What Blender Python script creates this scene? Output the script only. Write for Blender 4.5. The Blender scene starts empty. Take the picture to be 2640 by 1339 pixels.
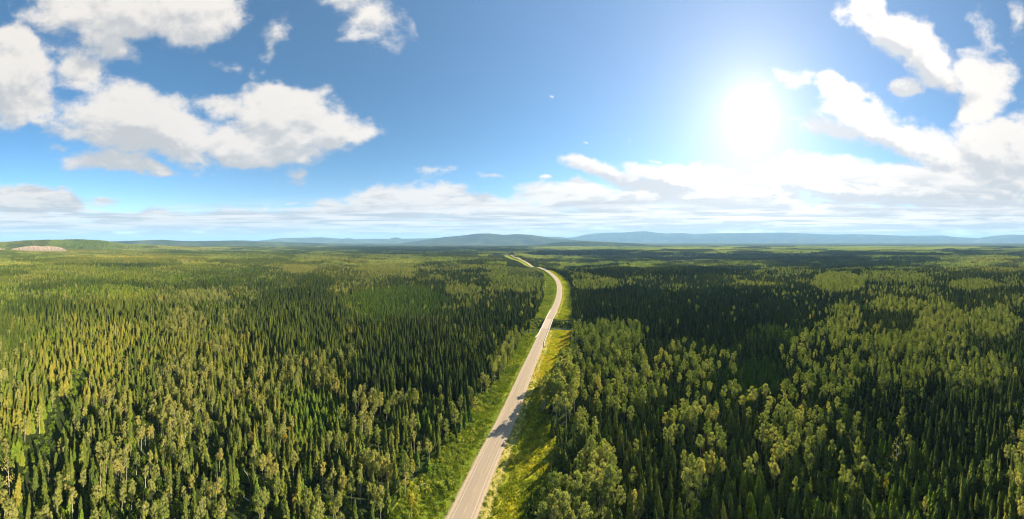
import bpy, math, random
import numpy as np
from mathutils import Vector

S = bpy.context.scene
C = S.collection
PI = math.pi

# ------------------------------------------------------------------ camera, light, exposure
# The photograph is a stitched aerial panorama (about 244 degrees wide): a cylindrical panorama
# camera, level, 110 m above the forest.  One radian of azimuth is 620 px of the 2640 px original.
HC = 110.0
FP = 620.0
HZ = 622.0                                    # true horizon row in the 2640 x 1339 original
cam = bpy.data.cameras.new('camera')
cam.type = 'PANO'
cam.panorama_type = 'CENTRAL_CYLINDRICAL'
cam.central_cylindrical_range_u_min = -1320 / FP
cam.central_cylindrical_range_u_max = 1320 / FP
cam.central_cylindrical_range_v_min = -(1339 - HZ) / FP
cam.central_cylindrical_range_v_max = HZ / FP
cam.central_cylindrical_radius = 1.0
cam.clip_start = 0.5
cam.clip_end = 300000
camo = bpy.data.objects.new('camera', cam)
C.objects.link(camo)
camo.location = (0, 0, HC)
camo.rotation_euler = (PI / 2, 0, 0)
S.camera = camo

SUN_AZ = (1935 - 1320) / FP                   # to the right of the view axis
SUN_EL = math.atan((HZ - 292) / FP)
sd = Vector((math.sin(SUN_AZ) * math.cos(SUN_EL), math.cos(SUN_AZ) * math.cos(SUN_EL), math.sin(SUN_EL)))
sl = bpy.data.lights.new('sun', 'SUN')
sl.energy = 5.0
sl.angle = math.radians(0.5)
sl.color = (1.0, 0.84, 0.62)
so = bpy.data.objects.new('sun', sl)
C.objects.link(so)
so.rotation_euler = sd.to_track_quat('Z', 'Y').to_euler()
so.location = sd * 500

S.view_settings.view_transform = 'Standard'
S.view_settings.look = 'None'
S.view_settings.gamma = 1.0
S.view_settings.use_curve_mapping = False
S.view_settings.exposure = 1.80

cy = S.cycles
cy.max_bounces = 4
cy.diffuse_bounces = 2
cy.glossy_bounces = 1
cy.transmission_bounces = 2
cy.transparent_max_bounces = 4
cy.volume_bounces = 1
cy.use_adaptive_sampling = True
cy.adaptive_threshold = 0.015
cy.use_denoising = True
cy.filter_width = 1.15
try:
    cy.denoiser = 'OPENIMAGEDENOISE'
    cy.denoising_input_passes = 'RGB_ALBEDO_NORMAL'
    cy.denoising_prefilter = 'ACCURATE'
except Exception:
    pass
cy.caustics_reflective = False
cy.caustics_refractive = False


# ------------------------------------------------------------------ node helper
class NT:
    def __init__(self, tree):
        self.t = tree
        self.x = 0

    def n(self, typ, **kw):
        nd = self.t.nodes.new(typ)
        self.x += 30
        nd.location = (self.x, 0)
        for k, v in kw.items():
            setattr(nd, k, v)
        return nd

    def l(self, a, b):
        self.t.links.new(a, b)

    def _in(self, sock, v):
        if v is None:
            return
        if isinstance(v, bpy.types.NodeSocket):
            self.l(v, sock)
        else:
            sock.default_value = v

    def m(self, op, a, b=None, c=None, clamp=False):
        nd = self.n('ShaderNodeMath', operation=op, use_clamp=clamp)
        self._in(nd.inputs[0], a)
        self._in(nd.inputs[1], b)
        self._in(nd.inputs[2], c)
        return nd.outputs[0]

    def vm(self, op, a, b=None):
        nd = self.n('ShaderNodeVectorMath', operation=op)
        self._in(nd.inputs[0], a)
        self._in(nd.inputs[1], b)
        return nd.outputs['Value'] if op in ('DOT_PRODUCT', 'LENGTH', 'DISTANCE') else nd.outputs[0]

    def vs(self, a, s):
        nd = self.n('ShaderNodeVectorMath', operation='SCALE')
        self._in(nd.inputs[0], a)
        self._in(nd.inputs['Scale'], s)
        return nd.outputs[0]

    def ss(self, v, a, b, lo=0.0, hi=1.0, mode='SMOOTHSTEP'):
        nd = self.n('ShaderNodeMapRange', interpolation_type=mode)
        self._in(nd.inputs['Value'], v)
        nd.inputs['From Min'].default_value = a
        nd.inputs['From Max'].default_value = b
        nd.inputs['To Min'].default_value = lo
        nd.inputs['To Max'].default_value = hi
        return nd.outputs[0]

    def noise(self, vec, scale, detail=4, rough=0.55, dist=0.0):
        nd = self.n('ShaderNodeTexNoise', noise_dimensions='3D')
        if vec is not None:
            self.l(vec, nd.inputs['Vector'])
        nd.inputs['Scale'].default_value = scale
        nd.inputs['Detail'].default_value = detail
        nd.inputs['Roughness'].default_value = rough
        nd.inputs['Distortion'].default_value = dist
        return nd.outputs[0]

    def mix(self, f, a, b, mode='MIX'):
        nd = self.n('ShaderNodeMix', data_type='RGBA', blend_type=mode)
        nd.clamp_factor = True
        self._in(nd.inputs[0], f)
        self._in(nd.inputs[6], a)
        self._in(nd.inputs[7], b)
        return nd.outputs[2]

    def ramp(self, f, stops):
        nd = self.n('ShaderNodeValToRGB')
        cr = nd.color_ramp
        while len(cr.elements) < len(stops):
            cr.elements.new(0.5)
        for e, (p, c) in zip(cr.elements, stops):
            e.position = p
            e.color = (c[0], c[1], c[2], 1)
        self._in(nd.inputs[0], f)
        return nd.outputs[0]

    def xyz(self, v):
        nd = self.n('ShaderNodeSeparateXYZ')
        self.l(v, nd.inputs[0])
        return nd.outputs

    def comb(self, x, y, z):
        nd = self.n('ShaderNodeCombineXYZ')
        for s, v in zip(nd.inputs, (x, y, z)):
            self._in(s, v)
        return nd.outputs[0]


# ------------------------------------------------------------------ sky: Nishita, sun glow, clouds
# clouds: centre and radii in degrees-like sky units (azimuth from the view axis, tangent of elevation)
def P2(x, y):                                # photo position -> azimuth, tan(elevation)
    return ((x * 1.0248 - 1320) / FP, (HZ - y * 1.0248) / FP)


CLOUDS = [  # x, y, rx, ry, rotation deg, weight
    (300, 20, 210, 85, 0, 1.0), (480, 25, 135, 72, -8, 1.0), (270, 110, 110, 55, 30, .62), (170, 5, 90, 40, 0, .9),
    (10, 195, 120, 105, 0, 1.1), (35, 110, 48, 45, 0, .85), (80, 260, 75, 40, 0, .8),
    (205, 182, 80, 60, 0, .78), (150, 130, 50, 40, 0, .30),
    (320, 305, 170, 88, 8, 1.25), (250, 268, 60, 34, 0, .7), (430, 345, 130, 72, 20, 1.15), (215, 335, 90, 40, 10, .7),
    (705, 300, 130, 88, 0, 1.25), (700, 240, 70, 42, 0, 1.0), (820, 325, 105, 62, 0, 1.0), (905, 330, 60, 42, 0, .8),
    (600, 360, 110, 58, 0, 1.0), (550, 262, 70, 34, 0, .75), (700, 380, 120, 40, 0, .9), (480, 400, 120, 30, 0, .55),
    (285, 408, 130, 34, 2, .8), (390, 432, 62, 20, 8, .75), (170, 375, 40, 20, 0, .5), (742, 442, 36, 24, 0, .55),
    (60, 510, 120, 42, 0, 1.1), (165, 510, 52, 34, 0, 1.0), (90, 570, 280, 30, 0, .95), (420, 560, 260, 26, 0, .9),
    (680, 552, 190, 30, 0, .9), (350, 590, 420, 14, 0, .6),
    (1010, 512, 170, 44, -3, 1.2), (890, 535, 120, 34, 8, 1.0), (1160, 525, 150, 36, 0, 1.0), (1420, 495, 130, 36, 0, 1.1),
    (1300, 535, 260, 34, 0, .95), (1530, 515, 150, 40, 0, 1.1), (1250, 572, 400, 14, 0, .6),
    (1720, 455, 140, 40, 10, 1.1), (1850, 500, 200, 62, 0, 1.3), (1480, 422, 90, 20, 14, .8), (1560, 450, 70, 24, 25, .8),
    (1700, 550, 420, 42, 0, 1.1), (1640, 480, 110, 40, 0, 1.0),
    (1950, 410, 80, 18, -12, .8), (2090, 410, 90, 32, 8, .9), (2150, 460, 220, 52, 4, 1.2), (2400, 470, 230, 80, 0, 1.3),
    (2200, 550, 500, 44, 0, 1.2), (2100, 320, 110, 34, 18, .75), (2240, 345, 170, 44, 28, 1.0), (2170, 280, 110, 46, 24, .85),
    (2090, 215, 38, 32, 0, .85), (2150, 235, 55, 26, 0, .8), (2380, 400, 130, 60, 20, 1.1), (2500, 370, 110, 80, 0, 1.2),
    (2570, 380, 90, 90, 0, 1.0), (2475, 220, 60, 110, 10, .85), (2430, 290, 40, 50, 0, .7), (2560, 290, 60, 40, 0, .5),
    (2190, 40, 62, 58, 0, 1.2), (2250, 95, 90, 62, 25, 1.2), (2330, 160, 95, 56, 35, 1.2), (2395, 205, 45, 36, 0, .9),
    (2280, 218, 40, 30, 0, .8), (2490, 90, 36, 90, -12, .5), (2565, 55, 45, 60, 0, .55),
    (900, 25, 120, 60, 25, .42), (690, 110, 26, 70, 15, .3), (670, 175, 40, 26, 0, .3), (580, 160, 30, 20, 0, .25),
    (1090, 434, 40, 10, 0, .3), (1245, 448, 34, 10, 15, .4), (1384, 239, 12, 6, 15, .42), (1465, 351, 14, 5, 0, .36),
    (1590, 352, 10, 6, -30, .36), (1945, 215, 70, 22, -10, .4), (1378, 448, 14, 8, 0, .5), (1640, 408, 26, 6, 15, .5),
    (275, 503, 70, 10, -5, .35), (745, 510, 22, 5, 0, .4),
]

w = bpy.data.worlds.new('World')
S.world = w
w.use_nodes = True
wt = w.node_tree
wt.nodes.clear()

def make_field(name, lobes, around):
    gf = bpy.data.node_groups.new(name, 'ShaderNodeTree')
    gf.interface.new_socket('P', in_out='INPUT', socket_type='NodeSocketVector')
    gf.interface.new_socket('F', in_out='OUTPUT', socket_type='NodeSocketFloat')
    g = NT(gf)
    gi = g.n('NodeGroupInput')
    go = g.n('NodeGroupOutput')
    pw = gi.outputs[0]
    acc = None
    for i, (cx, cyy, rx, ry, rot, wt_) in enumerate(lobes):
        if i % 6 == 5:                       # keeps the shader's stack small: the lobes are taken in turn
            pw = g.vm('ADD', gi.outputs[0], g.vs((1.0, 0.0, 0.0), g.m('MULTIPLY', acc, 1e-7)))
        U0, V0 = P2(cx, cyy)
        k = 1.0248 / FP * 1.26
        mp = g.n('ShaderNodeMapping', vector_type='TEXTURE')
        g.l(pw, mp.inputs['Vector'])
        mp.inputs['Location'].default_value = (U0, V0, 0)
        mp.inputs['Rotation'].default_value = (0, 0, math.radians(-rot))
        mp.inputs['Scale'].default_value = (rx * k, ry * k, 1)
        ln = g.vm('LENGTH', mp.outputs[0])
        val = g.m('MULTIPLY_ADD', ln, -wt_, wt_)
        acc = val if acc is None else g.m('SMOOTH_MAX', acc, val, 0.12)
    if around:                               # outside the picture: scattered clouds go on all round
        px = g.xyz(pw)
        cells = g.noise(g.vm('MULTIPLY', pw, (1.0, 1.6, 0)), 1.6, 2, 0.5)
        side = g.m('MAXIMUM', g.ss(g.m('ABSOLUTE', px[0]), 2.15, 2.5), g.ss(px[1], 1.03, 1.3))
        oth = g.m('MULTIPLY', g.m('SUBTRACT', cells, 0.56), g.m('MULTIPLY', side, 3.0))
        acc = g.m('SMOOTH_MAX', acc, g.m('SUBTRACT', oth, g.m('MULTIPLY', g.m('SUBTRACT', 1.0, side), 2.0)), 0.1)
    g.l(acc, go.inputs[0])
    return gf


gf_all = make_field('cloud_field', CLOUDS, True)
gf_big = make_field('cloud_bodies', [c for c in CLOUDS if c[2] * c[3] > 4800 and c[5] >= 0.9], False)
w.cycles.sampling_method = 'MANUAL'
w.cycles.sample_map_resolution = 256

q = NT(wt)
tc = q.n('ShaderNodeTexCoord')
d = q.vm('NORMALIZE', tc.outputs['Generated'])
dx, dy, dz = q.xyz(d)[0:3]
az = q.m('ARCTAN2', dx, dy)
hyp = q.m('SQRT', q.m('ADD', q.m('MULTIPLY', dx, dx), q.m('MULTIPLY', dy, dy)))
te = q.m('DIVIDE', dz, q.m('MAXIMUM', hyp, 0.02))
P = q.comb(az, te, 0.0)


# warp the position a little so that the lobes lose their ellipse outline
wn = q.n('ShaderNodeTexNoise')
q.l(P, wn.inputs['Vector'])
wn.inputs['Scale'].default_value = 4.5
wn.inputs['Detail'].default_value = 5
wn.inputs['Roughness'].default_value = 0.6
wv = q.vm('MULTIPLY', q.vm('SUBTRACT', wn.outputs['Color'], (0.5, 0.5, 0.5)), (0.22, 0.13, 0.0))
PW = q.vm('ADD', P, wv)


def grp(tree, vec):
    gp = q.n('ShaderNodeGroup')
    gp.node_tree = tree
    q.l(vec, gp.inputs[0])
    return gp.outputs[0]


def billow(off):                             # fine billows, compressed towards the horizon
    py = q.m('POWER', q.m('MAXIMUM', q.m('ADD', te, off[1]), 0.0), 0.72)
    pq = q.comb(q.m('ADD', az, off[0]), q.m('MULTIPLY', py, 1.7), 0.0)
    a = q.m('MULTIPLY', q.m('SUBTRACT', q.noise(pq, 4.2, 9, 0.56, 0.25), 0.52), 1.65)
    return q.m('ADD', a, q.m('MULTIPLY', q.m('SUBTRACT', q.noise(pq, 15.0, 6, 0.62), 0.5), 0.46))


OFF = (0.012, 0.042, 0.0)
b0 = billow((0.0, 0.0))
f0 = q.m('ADD', grp(gf_all, PW), b0)
slope = q.m('SUBTRACT', q.m('ADD', grp(gf_big, PW), b0), q.m('ADD', grp(gf_big, q.vm('ADD', PW, OFF)), billow(OFF)))
cov = q.ss(f0, -0.02, 0.40)
cov = q.m('MULTIPLY', cov, q.ss(f0, 0.0, 0.55, 0.72, 1.0))
# low stratus streaks stacked towards the horizon
bd = q.noise(q.comb(q.m('MULTIPLY', az, 1.6), q.m('MULTIPLY', te, 34.0), 4.0), 1.3, 6, 0.58, 0.3)
bsh = q.noise(q.comb(q.m('MULTIPLY', az, 2.2), q.m('MULTIPLY', te, 46.0), 9.0), 1.6, 5, 0.58, 0.2)
bcov = q.m('MULTIPLY', q.ss(bd, 0.40, 0.56), q.m('MULTIPLY', q.ss(te, 0.19, 0.09), 0.95))
# light side: where the cloud thins out towards the sun and the zenith
lit = q.ss(slope, -0.34, 0.20)
thick = q.ss(f0, 0.25, 1.15)
lit = q.m('SUBTRACT', lit, q.m('MULTIPLY', thick, 0.12), None, True)

# the low bank: flat grey bases between the sunlit tops
gn = q.noise(q.comb(q.m('MULTIPLY', az, 2.4), q.m('MULTIPLY', te, 11.0), 2.0), 1.5, 6, 0.6, 0.4)
lit = q.m('SUBTRACT', lit, q.m('MULTIPLY', q.m('MULTIPLY', q.ss(gn, 0.44, 0.60), q.ss(te, 0.34, 0.20)), 0.85), None, True)

sky = q.n('ShaderNodeTexSky', sky_type='NISHITA')
sky.sun_disc = False
sky.sun_elevation = SUN_EL
sky.sun_rotation = SUN_AZ
sky.altitude = 800
sky.air_density = 1.0
sky.dust_density = 0.25
sky.ozone_density = 2.2
cosang = q.vm('DOT_PRODUCT', d, tuple(sd))
ang = q.m('ARCCOSINE', q.m('MINIMUM', cosang, 1.0))
skyc = q.n('ShaderNodeHueSaturation')
skyc.inputs['Saturation'].default_value = 1.12
skyc.inputs['Value'].default_value = 1.0
q.l(sky.outputs[0], skyc.inputs['Color'])
tf = q.m('MAXIMUM', q.m('EXPONENT', q.m('MULTIPLY', ang, -1.1)), q.m('EXPONENT', q.m('MULTIPLY', q.m('MAXIMUM', te, 0.0), -5.0)))
base = q.vm('MULTIPLY', skyc.outputs[0], q.mix(tf, (0.74, 1.10, 1.10, 1), (1.10, 1.02, 0.95, 1)))
# aureole
g1 = q.m('EXPONENT', q.m('MULTIPLY', q.m('POWER', q.m('DIVIDE', ang, 0.070), 2.0), -1.0))
g2 = q.m('EXPONENT', q.m('MULTIPLY', ang, -4.2))
g3 = q.m('EXPONENT', q.m('MULTIPLY', ang, -1.5))
glow = q.vs((1.0, 0.97, 0.90), q.m('MULTIPLY', g1, 3.4))
glow = q.vm('ADD', glow, q.vs((1.0, 0.93, 0.84), q.m('MULTIPLY', g2, 1.25)))
glow = q.vm('ADD', glow, q.vs((0.92, 0.97, 1.0), q.m('MULTIPLY', g3, 1.35)))
base = q.vm('ADD', base, glow)
# pale band of haze-whitened air at the horizon
hb = q.m('EXPONENT', q.m('MULTIPLY', q.m('MAXIMUM', te, 0.0), -11.0))
base = q.mix(q.m('MULTIPLY', hb, 0.62), base, (5.9, 6.2, 6.3, 1))
# cloud radiance: cream where lit, blue-grey beneath; brighter round the sun
near = q.m('EXPONENT', q.m('MULTIPLY', ang, -1.6))
bright = q.m('MULTIPLY_ADD', near, 7.0, 6.6)
lo = q.vs((0.69, 0.695, 0.71), q.m('MULTIPLY_ADD', near, 4.2, 4.7))
hi = q.vs((1.03, 0.965, 0.895), q.m('MULTIPLY_ADD', near, 4.2, 5.0))
cc = q.mix(lit, lo, hi)
bcc = q.mix(q.ss(bsh, 0.40, 0.58), q.vs((0.62, 0.63, 0.65), q.m('MULTIPLY_ADD', near, 4.0, 4.9)), q.vs((1.06, 0.99, 0.93), q.m('MULTIPLY_ADD', near, 4.6, 5.3)))
fin = q.mix(cov, base, cc)
fin = q.mix(bcov, fin, bcc)
bg = q.n('ShaderNodeBackground')
q.l(fin, bg.inputs[0])
bg.inputs[1].default_value = 0.050
wo = q.n('ShaderNodeOutputWorld')
q.l(bg.outputs[0], wo.inputs[0])


# ------------------------------------------------------------------ materials
def mat(name):
    m = bpy.data.materials.new(name)
    m.use_nodes = True
    m.node_tree.nodes.clear()
    n = NT(m.node_tree)
    out = n.n('ShaderNodeOutputMaterial')
    return m, n, out


def simple(name, col, rough=0.8, noise=0.0, scale=1.0, metal=0.0):
    m, n, out = mat(name)
    b = n.n('ShaderNodeBsdfPrincipled')
    b.inputs['Roughness'].default_value = rough
    b.inputs['Metallic'].default_value = metal
    if noise:
        ge = n.n('ShaderNodeNewGeometry')
        f = n.noise(ge.outputs['Position'], scale, 5, 0.6)
        c = n.ramp(f, [(0.25, [x * (1 - noise) for x in col]), (0.75, [min(1, x * (1 + noise)) for x in col])])
        n.l(c, b.inputs['Base Color'])
    else:
        b.inputs['Base Color'].default_value = (*col, 1)
    n.l(b.outputs[0], out.inputs[0])
    return m


def leaf_mat(name, stops, trans=0.35, jitter=0.35):
    """Foliage: colour from the tree's own 'tint' (0..1), each spray a little lighter or darker."""
    m, n, out = mat(name)
    at = n.n('ShaderNodeAttribute', attribute_type='INSTANCER', attribute_name='tint')
    ge = n.n('ShaderNodeNewGeometry')
    t = n.m('ADD', at.outputs['Fac'], n.m('MULTIPLY', n.m('SUBTRACT', ge.outputs['Random Per Island'], 0.5), jitter))
    c = n.ramp(t, stops)
    df = n.n('ShaderNodeBsdfDiffuse')
    tr = n.n('ShaderNodeBsdfTranslucent')
    n.l(c, df.inputs[0])
    n.l(n.vm('MULTIPLY', c, (1.35, 1.5, 0.6)), tr.inputs[0])
    mx = n.n('ShaderNodeMixShader')
    mx.inputs[0].default_value = trans
    n.l(df.outputs[0], mx.inputs[1])
    n.l(tr.outputs[0], mx.inputs[2])
    n.l(mx.outputs[0], out.inputs[0])
    return m


M_SPRUCE = leaf_mat('spruce_needles', [(0.0, (.027, .044, .014)), (0.35, (.058, .088, .019)), (0.6, (.105, .130, .024)),
                                       (0.85, (.19, .19, .032)), (1.0, (.25, .22, .040))], 0.38, 0.36)
M_PINE = leaf_mat('pine_needles', [(0.0, (.045, .085, .014)), (0.4, (.085, .145, .020)), (0.7, (.15, .21, .026)),
                                   (1.0, (.19, .21, .03))], 0.40, 0.36)
M_ASPEN = leaf_mat('aspen_leaves', [(0.0, (.080, .12, .022)), (0.35, (.165, .205, .045)), (0.65, (.275, .29, .080)),
                                    (0.85, (.35, .325, .10)), (1.0, (.40, .32, .06))], 0.45, 0.35)
M_BUSH = leaf_mat('bush_leaves', [(0.0, (.080, .13, .020)), (0.4, (.17, .23, .028)), (0.75, (.32, .33, .04)),
                                  (1.0, (.44, .38, .05))], 0.30, 0.60)
M_GRASS = leaf_mat('grass_blades', [(0.0, (.095, .14, .015)), (0.4, (.19, .23, .022)), (0.75, (.34, .32, .03)),
                                    (1.0, (.48, .36, .04))], 0.35, 0.30)
M_RUST = leaf_mat('dead_needles', [(0.0, (.12, .065, .025)), (1.0, (.22, .12, .04))], 0.2, 0.6)
M_YELLOW = leaf_mat('yellow_leaves', [(0.0, (.26, .20, .02)), (1.0, (.42, .30, .02))], 0.4, 0.6)
M_BARK_D = simple('dark_bark', (.055, .042, .030), 0.9, 0.3, 2.0)
M_BARK_L = simple('pale_bark', (.34, .31, .24), 0.85, 0.25, 1.5)
M_DEADWOOD = simple('grey_deadwood', (.42, .39, .33), 0.9, 0.25, 2.0)

# ------------------------------------------------------------------ land form
rng = np.random.default_rng(7)


def vnoise(x, y, seed):
    xi = np.floor(x).astype(np.int64)
    yi = np.floor(y).astype(np.int64)
    xf = x - xi
    yf = y - yi
    u = xf * xf * (3 - 2 * xf)
    v = yf * yf * (3 - 2 * yf)

    def h(a, b):
        k = (a * 374761393 + b * 668265263 + seed * 1442695041) & 0xffffffff
        k = ((k ^ (k >> 13)) * 1274126177) & 0xffffffff
        return ((k ^ (k >> 16)) & 0xffff) / 65535.0
    return (h(xi, yi) * (1 - u) + h(xi + 1, yi) * u) * (1 - v) + (h(xi, yi + 1) * (1 - u) + h(xi + 1, yi + 1) * u) * v


def fbm(x, y, seed, o=4):
    s = 0
    a = 0.5
    for i in range(o):
        s = s + a * vnoise(x * 2 ** i, y * 2 ** i, seed + i)
        a *= 0.5
    return s / (1 - 0.5 ** o)


def sstep(a, b, x):
    t = np.clip((x - a) / (b - a), 0, 1)
    return t * t * (3 - 2 * t)


# skyline rows of the ranges read off the photograph (x, y in its 2640 px), their distance and depth
SKY = {
    'east_range': (21000, 3500, [(1380, 625), (1420, 617), (1450, 614.5), (1480, 612), (1505, 606), (1535, 602), (1570, 600.5), (1610, 599.5), (1640, 597),
                                 (1662, 596), (1690, 600), (1720, 602), (1760, 601), (1790, 604), (1830, 602), (1900, 601), (1960, 600.5),
                                 (2020, 600), (2100, 603), (2150, 605), (2190, 604), (2250, 605), (2330, 608), (2430, 607.5), (2470, 612),
                                 (2520, 614), (2560, 609), (2600, 605), (2660, 606), (2760, 612), (2900, 622)]),
    'west_range': (17000, 3000, [(180, 640), (500, 628), (560, 627.5), (626, 626), (661, 628), (700, 624), (722, 621), (780, 620), (828, 618.5), (880, 617.5),
                                 (900, 616), (914, 618.5), (979, 617.5), (1002, 618), (1012, 614.5), (1025, 614), (1037, 617.5), (1105, 616),
                                 (1160, 614), (1400, 612), (1440, 612.5), (1470, 616), (1500, 622), (1560, 632)]),
    'central_mountain': (10500, 1900, [(820, 637), (960, 634), (1040, 627), (1075, 622), (1100, 618), (1150, 611), (1165, 610), (1200, 606.5), (1232, 602.5),
                                       (1262, 602), (1300, 606), (1335, 603.5), (1370, 606), (1400, 610), (1430, 615), (1480, 619),
                                       (1530, 622), (1600, 626), (1700, 632)]),
    'west_hills': (7500, 1500, [(200, 634), (265, 630), (330, 628), (380, 626), (420, 625), (450, 627), (500, 629), (560, 628), (600, 627.5),
                                (640, 629), (720, 631), (900, 636)]),
    'bank_hill': (3300, 550, [(-160, 640), (-60, 634), (0, 631.5), (60, 629), (110, 627), (150, 625.5), (210, 625), (252, 626), (275, 629),
                              (290, 633), (330, 637), (400, 640), (480, 646)]),
    'low_ridge': (6200, 900, [(1250, 640), (1340, 634), (1400, 629), (1450, 624), (1500, 622.5), (1560, 624), (1640, 628), (1720, 634), (1800, 640)]),
}


for _k in ('west_hills', 'bank_hill'):
    SKY[_k] = (SKY[_k][0], SKY[_k][1], [(x, y - (6.5 if _k == 'west_hills' else 4.5)) for x, y in SKY[_k][2]])
SKY['west_range'] = (17000, 3000, [(x, y - (6.5 if x < 860 else 1.5)) for x, y in SKY['west_range'][2]])


def hills(az, r):
    px = az * FP + 1320
    z = np.full_like(r, -1e9)
    for k, (R0, dep, pts) in SKY.items():
        xs = [p[0] for p in pts]
        ys = [p[1] for p in pts]
        yy = np.interp(px, xs, ys)
        edge = sstep(xs[0] - 60, xs[0] + 10, px) * (1 - sstep(xs[-1] - 10, xs[-1] + 60, px))
        top = HC + (HZ - yy) * R0 / FP
        base = np.where(R0 > 5000, -70.0, -15.0)
        rough = 1 + 0.0 * r
        nz = fbm(az * R0 / 900.0 + 31, r / 900.0, 40, 4) - 0.5
        t = sstep(R0 - dep * (1.0 + 0.5 * nz), R0, r) * (1 - 0.6 * sstep(R0, R0 + dep * 2.5, r))
        prof = t ** 1.2
        inner = nz * (top - base) * 0.55 * prof * (1 - prof) * 4 * 0.5
        z = np.maximum(z, base + (top - base) * prof * edge + inner)
    return z


def terrain(X, Y):
    X = np.asarray(X, float)
    Y = np.asarray(Y, float)
    r = np.hypot(X, Y)
    az = np.arctan2(X, Y)
    px = az * FP + 1320
    z = (fbm(X / 420 + 9, Y / 420 + 4, 3, 3) - 0.5) * 2 * 7.0 * sstep(160, 900, r)
    z = z + (fbm(X / 1500 + 2, Y / 1500 + 7, 11, 3) - 0.5) * 2 * 26.0 * sstep(700, 2500, r)
    # plateau edge: the land drops to a wide valley
    lef = 1 - sstep(480, 620, px)            # far left stays high up to the gravel bank
    mid = sstep(480, 620, px) * (1 - sstep(1330, 1400, px))
    rig = sstep(1330, 1400, px)
    wob = (fbm(az * 9 + 3, az * 0 + 0.5, 21, 3) - 0.5)
    z = z - mid * 75 * sstep(1850 + 500 * wob, 2700 + 500 * wob, r)
    z = z - rig * (28 * sstep(820 + 260 * wob, 1150 + 260 * wob, r) + 45 * sstep(2200, 4500, r))
    z = z - lef * 60 * sstep(4200, 6000, r)
    zh = hills(az, r)
    z = np.where(r > 2300, np.maximum(z, zh), z)
    return z


# ------------------------------------------------------------------ road course (photo rows -> ground)
def G(px, py, z=0.0):
    r = (HC - z) * FP / (py - HZ)
    a = (px - 1320) / FP
    return r * math.sin(a), r * math.cos(a)


ROAD_PX = [(1192, 1339), (1250, 1205), (1311, 1075), (1358, 962), (1386, 898), (1403, 857), (1416, 826), (1426, 806), (1436.5, 783), (1441.5, 764),
           (1442.5, 748), (1440, 734), (1433, 722), (1419, 708.5), (1400, 696.5), (1376, 683.5), (1351, 671.5), (1326, 662), (1312, 655.5), (1306, 651)]
rp = [G(*p) for p in ROAD_PX]
d0 = np.array(rp[0]) - np.array(rp[2])
d0 = d0 / np.hypot(*d0)
rp = [tuple(np.array(rp[0]) + d0 * 100), tuple(np.array(rp[0]) + d0 * 45)] + rp


def resample(pts, step):
    pts = np.array(pts, float)
    n = len(pts)
    out = []
    for i in range(n - 1):
        p0, p1, p2, p3 = pts[max(i - 1, 0)], pts[i], pts[i + 1], pts[min(i + 2, n - 1)]
        L = np.hypot(*(p2 - p1))
        a1 = np.hypot(*(p1 - p0)) or L
        a3 = np.hypot(*(p3 - p2)) or L
        m1 = ((p2 - p1) / L + (p1 - p0) / a1) * 0.5 * L if i else (p2 - p1)
        m2 = ((p3 - p2) / a3 + (p2 - p1) / L) * 0.5 * L if i < n - 2 else (p2 - p1)
        for t in np.linspace(0, 1, max(2, int(L / 4)), endpoint=False):
            out.append((2 * t**3 - 3 * t**2 + 1) * p1 + (t**3 - 2 * t**2 + t) * m1 + (-2 * t**3 + 3 * t**2) * p2 + (t**3 - t**2) * m2)
    out.append(pts[-1])
    out = np.array(out)
    s = np.concatenate([[0], np.cumsum(np.hypot(*np.diff(out, axis=0).T))])
    for _ in range(3):                       # take the last kinks out
        out[1:-1] = (out[:-2] + 2 * out[1:-1] + out[2:]) / 4
    ss = np.arange(0, s[-1], step)
    return np.stack([np.interp(ss, s, out[:, 0]), np.interp(ss, s, out[:, 1])], 1), ss


RC, RS = resample(rp, 3.0)
RT = np.gradient(RC, axis=0)
RT /= np.hypot(RT[:, 0], RT[:, 1])[:, None]
RN = np.stack([RT[:, 1], -RT[:, 0]], 1)       # to the right of the driving direction


def road_z(p):
    return terrain(p[..., 0], p[..., 1]) + 0.9


RZ = road_z(RC) + 3.0 * sstep(600, 850, RS)
k = np.ones(21) / 21
RZ = np.convolve(np.pad(RZ, 10, 'edge'), k, 'valid')


def station(x, y):
    i = int(np.argmin((RC[:, 0] - x) ** 2 + (RC[:, 1] - y) ** 2))
    return RS[i]


BR0 = station(*G(1405, 849))                 # bridge ends along the road
BR1 = station(*G(1416, 826))
HALF = 5.3
print('road length', RS[-1], 'bridge', BR0, BR1)


def road_near(X, Y):
    """lateral distance (signed, + right), station for many points"""
    X = np.asarray(X, float).ravel()
    Y = np.asarray(Y, float).ravel()
    lat = np.full(X.shape, 1e9)
    st = np.zeros(X.shape)
    c = RC[::3]
    nn = RN[::3]
    ssn = RS[::3]
    zz = RZ[::3]
    zr = np.zeros(X.shape)
    near = np.where((np.abs(X) < 700) & (Y > -250) & (Y < 2600))[0]
    for a in range(0, len(near), 20000):
        ii = near[a:a + 20000]
        dx = X[ii, None] - c[None, :, 0]
        dy = Y[ii, None] - c[None, :, 1]
        j = np.argmin(dx * dx + dy * dy, axis=1)
        ar = np.arange(len(ii))
        l = dx[ar, j] * nn[j, 0] + dy[ar, j] * nn[j, 1]
        dist = np.sqrt(dx[ar, j] ** 2 + dy[ar, j] ** 2)
        lat[ii] = np.where(dist > np.abs(l) + 12, 1e9, l)
        st[ii] = ssn[j]
        zr[ii] = zz[j]
    return lat, st, zr


# creek: crosses under the bridge
CREEK = np.array([G(p[0], p[1]) for p in [(1150, 852), (1240, 846), (1320, 849), (1370, 850), (1411, 838), (1470, 843), (1530, 832), (1600, 824), (1700, 818)]])
CRK, _ = resample(CREEK, 4.0)


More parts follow.
